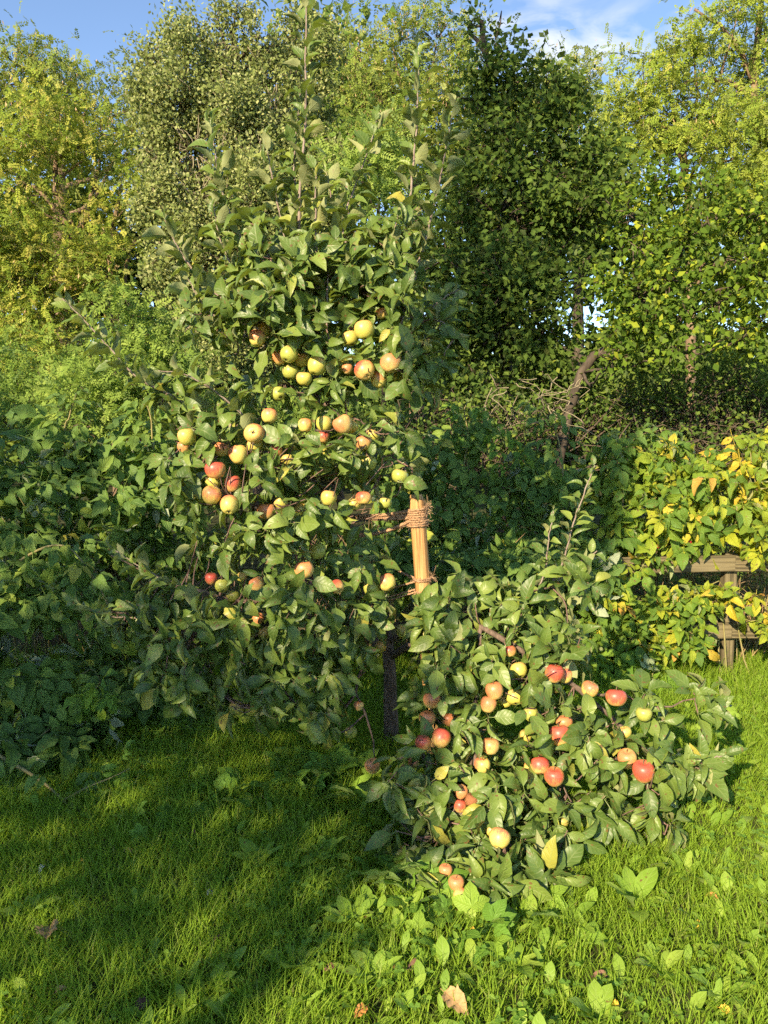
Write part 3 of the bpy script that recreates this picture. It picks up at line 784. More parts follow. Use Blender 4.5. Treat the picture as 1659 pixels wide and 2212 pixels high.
# leaning plum with lighter leaves
make_tree('plum_tree', 'leaning plum tree with sunlit yellow-green leaves above the right fence', 'tree', (1170, 1010, 6.6), [(1237, 849, 6.6), (1338, 730, 6.5), (1391, 647, 6.4), (1466, 554, 6.4), (1540, 470, 6.4)], 0.052,
          [(1440, 420, 50, 40, 6.4, 0.3), (1520, 440, 60, 45, 6.3, 0.3), (1600, 480, 60, 50, 6.3, 0.3), (1480, 510, 60, 45, 6.2, 0.3), (1560, 560, 70, 45, 6.2, 0.3), (1380, 540, 60, 45, 6.3, 0.3), (1360, 460, 40, 40, 6.4, 0.25), (1440, 600, 70, 40, 6.1, 0.3), (1400, 670, 60, 35, 6.0, 0.25), (1480, 680, 60, 35, 6.0, 0.3), (1330, 620, 50, 45, 6.2, 0.3),
           (1560, 650, 60, 35, 6.1, 0.3), (1630, 600, 60, 60, 6.1, 0.3), (1440, 770, 35, 25, 5.9, 0.15), (1590, 740, 60, 30, 6.0, 0.2), (1640, 690, 50, 40, 6.0, 0.2), (1320, 780, 50, 25, 6.0, 0.2), (1370, 720, 50, 30, 6, 0.2), (1720, 560, 60, 160, 6.2, 0.4)],
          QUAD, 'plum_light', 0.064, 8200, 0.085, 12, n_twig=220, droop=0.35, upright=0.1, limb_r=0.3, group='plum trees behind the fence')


# ------------------------------------------------------------------ undergrowth beyond the fence
def shrub(name, label, lobes, tpls, mat, size, n, cluster=0.1, twig='dark_twig', n_twig=200, group=None):
    c0, _ = lobe_world(lobes[0])
    t = thing(name, label, 'shrub', (c0[0], c0[1], 0), group)
    fo, tw = MB(), MB()
    wt = np.array([l[2] * l[3] for l in lobes], float); wt /= wt.sum()
    for l, w in zip(lobes, wt):
        c, r = lobe_world(l)
        k = max(3, int(n * w)); nc = max(2, k // 10)
        d = rand_dirs(nc); cc = c + d * r * rng.random((nc, 1)) ** 0.4
        for q in range(max(1, int(n_twig * w))):
            e = cc[q % nc]
            s = np.array((c[0] + rng.normal(0, r[0] * 0.5), c[1] + rng.normal(0, r[1] * 0.3), max(0, c[2] - r[2] * rng.uniform(0.5, 1.5))))
            tube(tw, smooth_path((s, (s + e) / 2 + rng.normal(0, 0.12, 3), e), 5, 0.02), np.linspace(0.008, 0.003, 5), 3, rng.random(), cap=False)
        ix = rng.integers(0, nc, k)
        p = cc[ix] + rng.normal(0, cluster, (k, 3))
        p[:, 2] = np.maximum(p[:, 2], 0.03)
        R = frames(nrm(rng.normal(0, 1, (k, 3)) + np.array((0, -0.2, -0.2))), nrm(rng.normal(0, 0.6, (k, 3)) + np.array((-0.1, -0.4, 0.8))))
        wh = rng.integers(0, len(tpls), k)
        for q, tp in enumerate(tpls):
            s_ = wh == q
            inst(fo, tp, p[s_], R[s_], size * rng.uniform(0.6, 1.3, s_.sum()), rng.random(s_.sum()))
    fo.build('foliage', M[mat], t, kind='stuff')
    tw.build('twigs', M[twig], t, kind='stuff')
    return t


shrub('shrub', 'dark tangled shrub under the leaning plum behind the right raspberries', [(1480, 860, 200, 80, 6.9, 0.4), (1330, 880, 110, 60, 6.8, 0.3), (1620, 840, 120, 90, 6.9, 0.4), (1250, 900, 100, 60, 6.8, 0.3), (1500, 950, 250, 50, 6.6, .3)], QUAD, 'shrub', 0.05, 6500, 0.1, n_twig=420, group='undergrowth shrubs')
shrub('shrub', 'dark shrub in shade between apple trunk and plum trunk', [(940, 880, 120, 60, 6.4, 0.4), (1080, 900, 120, 60, 6.4, 0.3), (850, 960, 140, 60, 6.2, 0.3), (1000, 980, 200, 50, 6.2, 0.3)], QUAD, 'shrub', 0.05, 3600, 0.1, n_twig=240, group='undergrowth shrubs')
shrub('shrub', 'light green shrub below the yellowing locust at the left edge', [(60, 800, 140, 70, 8.4, 0.5), (160, 860, 160, 60, 8.0, 0.5), (330, 880, 140, 60, 7.8, 0.5), (20, 880, 120, 60, 8, 0.5), (500, 900, 140, 60, 7.6, 0.4), (680, 900, 120, 80, 7.6, 0.4)], PINN, 'locust_fresh', 0.135, 2600, 0.12, n_twig=160, group='undergrowth shrubs')
# fine bare twigs hanging under the plum
tw = MB()
for k in range(26):
    a = at(rng.uniform(1040, 1260), rng.uniform(800, 900), 6.3 + rng.normal(0, 0.15))
    p = [a]
    for s in range(4):
        p.append(p[-1] + np.array((rng.normal(0, 0.09), rng.normal(0, 0.05), -rng.uniform(0.03, 0.13))))
    tube(tw, smooth_path(p, 12, 0.012), np.linspace(0.005, 0.002, 12), 4, rng.random(), cap=False)
o = tw.build('hanging_twigs', M['grey_twig'], kind='stuff')
tag(o, 'tangle of bare grey twigs hanging below the dark plum', 'twigs')

# ------------------------------------------------------------------ fence
FY = 4.45
fence = thing('fence', 'weathered wooden post and rail fence overgrown with raspberries', 'fence', (1.9, FY, 0))


def box_part(name, mat, parent, p0, p1, w, h, bev=0.006, sag=0.0):
    """A board from p0 to p1 (centre line) of thickness w (depth) and height h, edges broken."""
    p0 = np.asarray(p0, float); p1 = np.asarray(p1, float)
    L_ = np.linalg.norm(p1 - p0); d = (p1 - p0) / L_
    if abs(d[2]) > 0.8:
        a = np.array((1.0, 0, 0)) - d * d[0]
    else:
        a = np.array((0, 0, 1.0)) - d * d[2]
    a = nrm(a); b = np.cross(d, a)
    prof = []
    for sx, sy in ((1, 1), (-1, 1), (-1, -1), (1, -1)):
        for q in ((1, 0), (0, 1)) if sx * sy > 0 else ((0, 1), (1, 0)):
            prof.append((sx * (h / 2 - bev * q[1]), sy * (w / 2 - bev * q[0])))
    n = 7
    V = []
    for i in range(n):
        c = -d * L_ / 2 + d * L_ * i / (n - 1) + np.array((0, 0, -sag * math.sin(math.pi * i / (n - 1)))) + rng.normal(0, 0.0012, 3)
        for (x, y) in prof:
            V.append(c + a * x + b * y)
    V = np.array(V)
    # own axes: z along the board so that the grain follows it
    Rm = np.stack((a, b, d), 1)
    Vl = V @ Rm
    F = []
    for i in range(n - 1):
        for j in range(8):
            k = (j + 1) % 8
            F += [(i * 8 + j, i * 8 + k, i * 8 + 8 + k), (i * 8 + j, i * 8 + 8 + k, i * 8 + 8 + j)]
    for j in range(1, 7):
        F.append((0, j + 1, j)); F.append(((n - 1) * 8, (n - 1) * 8 + j, (n - 1) * 8 + j + 1))
    mb = MB().add(Vl, F)
    me = mb.mesh(name, smooth=False); me.materials.append(M[mat])
    o = bpy.data.objects.new(name, me); COL.objects.link(o)
    o.parent = parent
    m4 = Matrix(((*Rm[0], 0), (*Rm[1], 0), (*Rm[2], 0), (0, 0, 0, 1))).to_4x4()
    m4.translation = Vector((p0 + p1) / 2) - Vector(parent_origin(parent))
    o.matrix_basis = m4
    return o


px = at(1567, 1460, FY)[0]
posts_x = [px - 3.8, px - 1.9, px, px + 1.9]
for x in posts_x:
    box_part('post', 'fence_wood', fence, (x + rng.normal(0, 0.006), FY + 0.02, -0.15), (x, FY + 0.02, at(0, 1196, FY)[2]), 0.075, 0.075)
zu = at(0, 1215, FY)[2]; zl = at(0, 1358, FY)[2]
for i in range(3):
    a, b = posts_x[i], posts_x[i + 1]
    dz = -0.035 if i == 1 else 0
    box_part('rail', 'fence_wood', fence, (a - (0.04 if i != 2 else -0.002), FY - 0.04, zu + dz + rng.normal(0, 0.004)), (b + (0.0 if i != 2 else 0.3), FY - 0.04, zu), 0.028, 0.1)
    box_part('rail', 'fence_wood', fence, (a - (0.04 if i != 2 else -0.002), FY - 0.04, zl + dz * 0.5), (b + (0.0 if i != 2 else 0.3), FY - 0.04, zl + rng.normal(0, 0.004)), 0.028, 0.1)

# dry stalks between the rails
dm = MB()
for k in range(520):
    x = rng.uniform(-2.4, 3.0); y = FY + rng.uniform(0.12, 0.6)
    h = rng.uniform(0.4, 1.05)
    p = [np.array((x, y, 0)), np.array((x + rng.normal(0, 0.08), y + rng.normal(0, 0.05), h * 0.5)), np.array((x + rng.normal(0, 0.22), y + rng.normal(0, 0.1), h))]
    tube(dm, smooth_path(p, 6, 0.008), np.linspace(0.0045, 0.002, 6), 3, rng.random(), cap=False)
for k in range(200):
    x = rng.uniform(-2.4, 3.0); y = FY + rng.uniform(0.05, 0.4); z = rng.uniform(0.05, 0.7)
    dd = nrm(np.array((rng.normal(), rng.normal(0, .3), rng.normal(0, 0.5)))) * rng.uniform(0.1, 0.35)
    tube(dm, smooth_path((np.array((x, y, z)), np.array((x, y, z)) + dd * 0.5 + rng.normal(0, .02, 3), np.array((x, y, z)) + dd), 5), 0.002, 3, rng.random(), cap=False)
o = dm.build('dry_stalks', M['dry'], kind='stuff')
tag(o, 'brown dry stalks standing behind the fence rails', 'dry stalks')

# ------------------------------------------------------------------ leaves gathered before they are built
SETS = []      # dicts: parent, mat, tpls, meshes, pos, R, s, rnd, part, keep


def add_set(parent, mat, tpls, pos, R, s, rnd, maxobj=300, name='leaf', which=None):
    SETS.append(dict(parent=parent, mat=mat, tpls=tpls, pos=np.asarray(pos), R=np.asarray(R), s=np.asarray(s), rnd=np.asarray(rnd),
                     which=rng.integers(0, len(tpls), len(pos)) if which is None else which, maxobj=maxobj, name=name))


# ------------------------------------------------------------------ raspberries
RL = [leaf_tpl(wid=(0.30, 0.27, 0.28)[k], nseg=8, fold=(0.3, 0.5, 0.2)[k], bend=(0.5, 0.8, 0.35)[k], wave=0.14, peak=0.40, tip=1.6, ser=0.06, petiole=0.06, pw=0.012, twist=(0.2, -0.3, 0.1)[k], seed=k) for k in range(3)]
RASP = [compound([(1.0, 0, 1.0, 0.35), (0.74, 1.15, 0.8, 0.3), (0.74, -1.15, 0.8, 0.45)], RL[0]),
        compound([(1.0, 0.15, 1.05, 0.6), (0.78, 1.3, 0.82, 0.6), (0.75, -1.1, 0.85, 0.4)], RL[1]),
        compound([(1.1, 0, 0.92, 0.45), (0.92, 1.05, 0.78, 0.4), (0.90, -1.15, 0.76, 0.5), (0.55, 1.35, 0.66, 0.35), (0.55, -1.4, 0.66, 0.3)], RL[2]),
        compound([(1.0, -0.1, 0.95, 0.2), (0.76, 0.95, 0.75, 0.25), (0.72, -1.2, 0.78, 0.1)], RL[0]),
        compound([(1.0, 0.0, 0.9, 0.9), (0.8, 1.0, 0.7, 0.9), (0.78, -1.0, 0.7, 0.8)], RL[1])]


def rasp_bush(label, lobes, mat, size, n, base_y, canes=14, group='raspberry bushes along the fence', maxobj=200, face=0.55, upr=0.0):
    W = [lobe_world(l) for l in lobes]
    x0 = np.mean([w[0][0] for w in W])
    t = thing('raspberry_bush', label, 'raspberry bush', (float(x0), base_y, 0), group)
    wt = np.array([l[2] * l[3] for l in lobes], float); wt /= wt.sum()
    P, D, Nn = [], [], []
    for (c, r), w in zip(W, wt):
        k = max(2, int(n * w))
        d = rand_dirs(k); d[:, 1] -= 0.35; d = nrm(d)
        p = c + d * r * (rng.random((k, 1)) ** 0.45)
        D.append(nrm(d * np.array((1, 0.6, 0.5)) + rng.normal(0, 0.6, (k, 3)) + np.array((0, -0.35, -0.35 + upr))))
        Nn.append(nrm(np.array((-0.15, -face, 0.8)) + rng.normal(0, 0.5, (k, 3))))
        P.append(p)
    P = np.concatenate(P); D = np.concatenate(D); Nn = np.concatenate(Nn)
    P[:, 2] = np.maximum(P[:, 2], 0.06)
    k = len(P)
    s = size * rng.uniform(0.65, 1.25, k)
    R = frames(D, Nn)
    P = P - R[:, :, 1] * s[:, None] * 0.7
    # canes: from the ground to leaf bases
    ci = rng.choice(k, min(canes, k), replace=False)
    for i in ci:
        e = P[i]
        g = np.array((e[0] + rng.normal(0, 0.12), base_y + rng.normal(0, 0.08), -0.02))
        m1 = g * 0.45 + e * 0.55 + np.array((rng.normal(0, 0.05), 0.06, 0.12))
        mb = MB(); tube(mb, smooth_path((g, m1, e), 12, 0.004), np.linspace(0.006, 0.0028, 12), 5, rng.random())
        mb.build('cane', M['cane'], t)
    add_set(t, mat, RASP, P, R, s, rng.random(k), maxobj)
    return t


rasp_bush('tall dark raspberry thicket at the left edge below the yellowing locust', [(60, 960, 130, 70, 4.3, 0.3), (60, 1060, 150, 80, 4.1, 0.3), (30, 1160, 130, 80, 3.9, 0.3), (-110, 1050, 130, 150, 4.2, .3)], 'rasp_green', 0.122, 290, 4.3, 16)
rasp_bush('dark raspberry thicket between left edge and apple cluster', [(220, 980, 120, 60, 4.4, 0.3), (330, 960, 90, 60, 4.5, 0.3), (250, 1080, 130, 80, 4.2, 0.3), (220, 1180, 130, 60, 4.1, 0.3), (370, 1080, 80, 110, 4.4, 0.25), (390, 1200, 70, 70, 4.3, 0.2)], 'rasp_green', 0.118, 340, 4.4, 16)
rasp_bush('raspberry canes hanging low in front of the fence at the left edge', [(40, 1260, 90, 60, 3.55, 0.15), (120, 1310, 80, 60, 3.55, 0.15), (50, 1440, 90, 60, 3.45, 0.2), (150, 1480, 90, 60, 3.45, 0.2), (60, 1540, 100, 50, 3.35, 0.2), (-90, 1400, 100, 140, 3.4, .2), (40, 1600, 80, 40, 3.15, 0.12), (140, 1590, 80, 40, 3.2, 0.12), (20, 1690, 50, 40, 2.95, 0.08), (210, 1560, 60, 40, 3.3, 0.1)], 'rasp_green', 0.125, 310, 3.75, 14)
rasp_bush('shaded raspberry growth under the lower left apple branches', [(280, 1500, 80, 60, 3.8, 0.2), (360, 1540, 90, 50, 3.75, 0.2), (500, 1570, 120, 35, 3.75, 0.2), (240, 1400, 60, 70, 4.0, 0.2), (320, 1300, 80, 60, 4.1, 0.2), (620, 1580, 80, 30, 3.8, .2)], 'rasp_green', 0.12, 190, 4.0, 10)
rasp_bush('raspberry bush in shade directly behind the wooden stake', [(930, 1000, 110, 70, 4.9, 0.3), (1010, 930, 60, 50, 5.0, 0.25), (960, 1100, 110, 70, 4.75, 0.25), (1000, 1180, 100, 60, 4.7, 0.25), (860, 1080, 70, 90, 4.9, 0.25), (960, 1240, 120, 50, 4.25, 0.12), (860, 1200, 60, 60, 4.25, .1)], 'rasp_green', 0.112, 390, 4.8, 16)
rasp_bush('raspberry bush in half shade behind the right apple shoots', [(1110, 1030, 100, 60, 4.85, 0.3), (1200, 1060, 100, 70, 4.75, 0.3), (1130, 1130, 100, 60, 4.7, 0.25), (1230, 1160, 90, 70, 4.65, 0.25), (1090, 1220, 100, 60, 4.6, 0.2), (1260, 1250, 70, 60, 4.25, 0.12), (1150, 1230, 110, 50, 4.25, 0.12), (1170, 1330, 90, 60, 4.5, 0.2)], 'rasp_green', 0.112, 390, 4.8, 16)
rasp_bush('yellow-green raspberry bush above the upper rail at the right', [(1330, 1030, 90, 70, 4.75, 0.3), (1430, 1020, 90, 70, 4.7, 0.3), (1400, 1110, 110, 70, 4.55, 0.25), (1330, 1150, 60, 50, 4.5, 0.2), (1500, 1070, 80, 80, 4.6, 0.3), (1480, 1150, 90, 45, 4.45, 0.15), (1330, 960, 40, 40, 4.8, 0.2), (1420, 955, 45, 30, 4.8, 0.2), (1500, 990, 45, 30, 4.75, 0.2), (1390, 1215, 60, 25, 4.36, 0.05)], 'rasp_yellow', 0.105, 390, 4.75, 14)
rasp_bush('bright yellow raspberry bush over the fence at the right edge', [(1610, 985, 60, 40, 4.7, 0.25), (1640, 960, 30, 30, 4.7, 0.15), (1560, 1030, 50, 40, 4.7, 0.2), (1640, 1060, 70, 70, 4.6, 0.25), (1590, 1120, 80, 60, 4.5, 0.25), (1640, 1170, 60, 40, 4.4, 0.15), (1740, 1080, 80, 100, 4.6, .25)], 'rasp_gold', 0.105, 220, 4.75, 10)
rasp_bush('lime green raspberry growth hanging over the lower rail', [(1330, 1330, 100, 50, 4.35, 0.12), (1440, 1310, 90, 40, 4.33, 0.1), (1500, 1290, 70, 35, 4.33, 0.1), (1400, 1390, 90, 45, 4.3, 0.12), (1480, 1370, 50, 50, 4.3, 0.1), (1270, 1380, 70, 50, 4.35, 0.12), (1300, 1270, 60, 50, 4.34, 0.1), (1280, 1210, 60, 30, 4.33, 0.08)], 'rasp_yellow', 0.09, 420, 4.4, 10)
rasp_bush('small dark green bramble at the fence foot right of the apple limb', [(1320, 1440, 80, 40, 4.2, 0.15), (1240, 1420, 70, 50, 4.25, 0.15), (1400, 1460, 60, 25, 4.15, 0.12)], 'rasp_lime', 0.10, 120, 4.25, 8)
rasp_bush('yellowing raspberry spray beside the right fence post', [(1610, 1290, 60, 35, 4.3, 0.1), (1640, 1350, 40, 30, 4.28, 0.08), (1560, 1300, 40, 30, 4.3, 0.08), (1720, 1320, 60, 50, 4.3, .1)], 'rasp_gold', 0.09, 46, 4.4, 5)
rasp_bush('shaded raspberry leaves in front of the hidden middle rail', [(960, 1215, 90, 40, 4.22, 0.1), (1060, 1220, 90, 40, 4.22, 0.1), (1160, 1215, 90, 40, 4.22, 0.1), (1250, 1210, 70, 40, 4.22, 0.1), (1080, 1360, 120, 40, 4.2, 0.1), (760, 1220, 120, 40, 4.22, 0.1), (640, 1220, 80, 40, 4.22, .1)], 'rasp_green', 0.105, 190, 4.35, 10)
# arching near canes at the left with fresh tips
t = thing('raspberry_cane', 'arching raspberry cane with fresh lime tips lying on the lawn at left', 'raspberry cane', tuple(at(-60, 1560, 3.3) * np.array((1, 1, 0))), 'raspberry canes reaching out over the lawn')
path = smooth_path([at(-80, 1560, 3.2), at(0, 1632, 3.0), at(60, 1668, 2.9), at(105, 1700, 2.85), at(150, 1745, 2.78), at(165, 1770, 2.75)], 20)
mb = MB(); tube(mb, path, np.linspace(0.009, 0.004, 20), 6); mb.build('cane', M['cane'], t)
p2 = smooth_path([at(135, 1730, 2.8), at(190, 1700, 2.85), at(240, 1680, 2.9), at(280, 1660, 2.92)], 10)
mb = MB(); tube(mb, p2, np.linspace(0.005, 0.002, 10), 5); mb.build('cane', M['cane'], t)
lp = [at(*q) for q in ((10, 1690, 2.88), (55, 1650, 2.9), (110, 1670, 2.85), (40, 1760, 2.75), (105, 1715, 2.8), (170, 1725, 2.78), (80, 1790, 2.7), (0, 1770, 2.75), (195, 1640, 3.0), (230, 1720, 2.85))]
k = len(lp)
add_set(t, 'rasp_green', RASP, np.array(lp), frames(nrm(np.array((0.1, -0.6, -0.1)) + rng.normal(0, 0.5, (k, 3))), nrm(np.array((0, -0.35, 1.0)) + rng.normal(0, 0.25, (k, 3)))), rng.uniform(0.085, 0.12, k), rng.random(k))
lp = [at(*q) for q in ((55, 1705, 2.8), (190, 1695, 2.84), (215, 1690, 2.84), (240, 1660, 2.88), (262, 1640, 2.9), (280, 1650, 2.9), (190, 1740, 2.8), (150, 1800, 2.7), (165, 1790, 2.7), (175, 1810, 2.68), (140, 1815, 2.68))]
k = len(lp)
add_set(t, 'rasp_lime', RASP, np.array(lp), frames(nrm(np.array((0.2, -0.5, 0.1)) + rng.normal(0, 0.5, (k, 3))), nrm(np.array((0, -0.5, 1.0)) + rng.normal(0, 0.2, (k, 3)))), rng.uniform(0.05, 0.075, k), rng.random(k))
t = thing('raspberry_cane', 'raspberry cane slanting down in front of the left fence with a fresh tip', 'raspberry cane', tuple(at(140, 1245, 3.6) * np.array((1, 1, 0))), 'raspberry canes reaching out over the lawn')
path = smooth_path([at(-60, 1290, 3.75), at(60, 1200, 3.6), at(140, 1180, 3.5), at(200, 1245, 3.4), at(240, 1320, 3.3)], 20)
mb = MB(); tube(mb, path, np.linspace(0.008, 0.003, 20), 6); mb.build('cane', M['cane'], t)
lp = [p + rng.normal(0, 0.02, 3) for p in path[3:] for _ in (0, 1)]
k = len(lp)
add_set(t, 'rasp_green', RASP, np.array(lp), frames(nrm(np.array((0.1, -0.5, -0.6)) + rng.normal(0, 0.45, (k, 3))), nrm(np.array((0, -0.7, 0.7)) + rng.normal(0, 0.25, (k, 3)))), rng.uniform(0.08, 0.12, k), rng.random(k))
t = thing('raspberry_cane', 'fresh lime raspberry tip above the lawn at the left bush foot', 'raspberry cane', tuple(at(190, 1560, 3.3) * np.array((1, 1, 0))), 'raspberry canes reaching out over the lawn')
path = smooth_path([at(130, 1600, 3.6), at(160, 1540, 3.4), at(205, 1490, 3.2), at(215, 1475, 3.15)], 12)
mb = MB(); tube(mb, path, np.linspace(0.006, 0.002, 12), 5); mb.build('cane', M['cane'], t)
lp = [p + rng.normal(0, 0.02, 3) for p in path[4:] for _ in (0, 1)]
k = len(lp)
add_set(t, 'rasp_lime', RASP, np.array(lp), frames(nrm(np.array((0.1, -0.5, -0.3)) + rng.normal(0, 0.5, (k, 3))), nrm(np.array((0, -0.6, 0.9)) + rng.normal(0, 0.25, (k, 3)))), rng.uniform(0.055, 0.085, k), rng.random(k))
# tall single cane tips behind the stake
for (pts, lab) in (([(1215, 1060, 4.6), (1212, 980, 4.6), (1195, 920, 4.6), (1170, 885, 4.6)], 'tall curved raspberry cane tip rising above the dark bush right of centre'),
                   ([(1000, 1040, 4.8), (1012, 950, 4.8), (1003, 890, 4.8), (1010, 868, 4.8)], 'upright raspberry cane with lime tip leaves above the stake'),
                   ([(1350, 1060, 4.75), (1345, 985, 4.75), (1352, 930, 4.75)], 'raspberry cane tip leaning up at the left end of the yellowing hedge'),
                   ([(1450, 1040, 4.75), (1440, 960, 4.75), (1425, 925, 4.75)], 'raspberry cane tip standing above the middle of the yellowing hedge'),
                   ([(1100, 1080, 4.8), (1095, 980, 4.8), (1075, 920, 4.8)], 'raspberry cane tip in shade right of the lime tipped cane'),
                   ([(140, 980, 4.3), (150, 900, 4.3), (165, 850, 4.3)], 'raspberry cane tip above the left thicket below the locust'),
                   ([(330, 980, 4.4), (325, 900, 4.4), (310, 860, 4.4)], 'raspberry cane tip above the left thicket beside the long apple shoot')):
    t = thing('raspberry_cane', lab, 'raspberry cane', tuple(at(*pts[0]) * np.array((1, 1, 0))), 'raspberry cane tips behind the fence')
    b = at(*pts[0]).copy(); b[2] = 0
    path = smooth_path([b] + [at(*p) for p in pts], 22)
    mb = MB(); tube(mb, path, np.linspace(0.007, 0.003, 22), 6); mb.build('cane', M['cane'], t)
    lp = [p for p in path[10:]]
    k = len(lp)
    sgn = np.where(np.arange(k) % 2, 1, -1)
    add_set(t, 'rasp_lime' if 'lime' in lab else 'rasp_green', RASP, np.array(lp), frames(nrm(np.stack((sgn * 0.9, np.full(k, -0.3), np.full(k, 0.1)), 1) + rng.normal(0, 0.3, (k, 3))), nrm(np.array((0, -0.3, 1.0)) + rng.normal(0, 0.2, (k, 3)))), rng.uniform(0.07, 0.11, k), rng.random(k))

# ------------------------------------------------------------------ the apple tree
TB = at(845, 1640, 3.36); TB[2] = 0
tree = thing('apple_tree', 'young apple tree laden with red and yellow apples in the garden', 'tree', tuple(TB))


def limb(pts, r0, r1, mat='apple_bark', name='limb', n=16, sides=7, jit=0.004):
    p = smooth_path([at(*q) if len(q) == 3 else np.array(q[:3]) for q in pts], n, jit)
    mb = MB(); tube(mb, p, np.linspace(r0, r1, n), sides, rng.random())
    mb.build(name, M[mat], tree)
    return p


skel = []
tp = smooth_path([np.array((TB[0], TB[1], -0.05)), at(845, 1560, 3.37), at(842, 1440, 3.38), at(825, 1330, 3.38), at(770, 1180, 3.36), at(715, 1020, 3.35), at(686, 900, 3.34), at(684, 800, 3.33), at(692, 730, 3.33)], 30, 0.003)
mb = MB(); tube(mb, tp, np.concatenate(((0.062, 0.046), np.linspace(0.038, 0.027, 8), np.linspace(0.026, 0.012, 20))), 12); mb.build('trunk', M['apple_bark'], tree)
skel.append(tp)
LIMBS = [
    ([(842, 1420, 3.38), (900, 1385, 3.2), (970, 1362, 3.05), (1040, 1352, 2.95), (1130, 1405, 2.85), (1240, 1480, 2.8), (1330, 1560, 2.75), (1400, 1625, 2.7), (1480, 1660, 2.66), (1560, 1640, 2.62)], 0.018, 0.003),
    ([(1040, 1352, 2.95), (1035, 1430, 2.88), (1000, 1500, 2.82), (950, 1540, 2.78), (910, 1600, 2.72)], 0.011, 0.003),
    ([(1040, 1380, 2.92), (1030, 1500, 2.8), (1025, 1620, 2.66), (1045, 1700, 2.56), (1075, 1790, 2.45), (1150, 1860, 2.38), (1240, 1905, 2.33)], 0.011, 0.003),
    ([(1020, 1640, 2.64), (985, 1740, 2.5), (950, 1830, 2.4), (985, 1905, 2.32)], 0.006, 0.002),
    ([(1240, 1480, 2.8), (1290, 1500, 2.78), (1335, 1495, 2.8), (1420, 1530, 2.8), (1500, 1510, 2.82), (1550, 1540, 2.8)], 0.007, 0.002),
    ([(1330, 1560, 2.75), (1370, 1650, 2.64), (1410, 1730, 2.56), (1445, 1800, 2.5)], 0.006, 0.002),
    ([(1130, 1405, 2.85), (1150, 1550, 2.72), (1190, 1650, 2.64), (1250, 1760, 2.52)], 0.007, 0.002),
    ([(835, 1390, 3.38), (930, 1340, 3.25), (1060, 1315, 3.12), (1190, 1268, 3.05)], 0.012, 0.004),
    ([(826, 1335, 3.38), (740, 1330, 3.2), (620, 1340, 3.05), (480, 1370, 2.98), (380, 1360, 2.98), (290, 1330, 3.0), (215, 1320, 3.02)], 0.015, 0.003),
    ([(800, 1250, 3.37), (700, 1260, 3.15), (560, 1300, 3.0), (440, 1280, 3.0), (330, 1240, 3.05), (240, 1200, 3.1)], 0.011, 0.003),
    ([(810, 1290, 3.37), (720, 1380, 3.1), (640, 1460, 2.98), (560, 1520, 2.93)], 0.011, 0.003),
    ([(830, 1360, 3.38), (790, 1430, 3.15), (770, 1490, 3.02), (800, 1570, 2.95), (810, 1640, 2.9)], 0.009, 0.0025),
    ([(735, 1080, 3.35), (650, 1030, 3.15), (550, 985, 3.05), (470, 962, 3.05), (400, 915, 3.1)], 0.014, 0.004),
    ([(728, 1060, 3.35), (640, 1070, 3.1), (560, 1090, 3.0), (500, 1070, 2.98)], 0.010, 0.003),
    ([(720, 1035, 3.35), (780, 980, 3.2), (840, 990, 3.15), (890, 1010, 3.15)], 0.009, 0.003),
    ([(740, 1100, 3.35), (690, 1120, 3.12), (660, 1170, 3.05), (670, 1240, 3.0)], 0.008, 0.0025),
    ([(690, 880, 3.34), (740, 850, 3.25), (800, 790, 3.2), (850, 740, 3.2), (880, 700, 3.2)], 0.013, 0.006),
    ([(686, 890, 3.34), (640, 850, 3.25), (600, 800, 3.2), (570, 740, 3.2)], 0.008, 0.003),
    ([(688, 880, 3.34), (720, 910, 3.2), (760, 900, 3.12), (800, 930, 3.1)], 0.008, 0.003),
]
for pts, r0, r1 in LIMBS:
    skel.append(limb(pts, r0, r1))
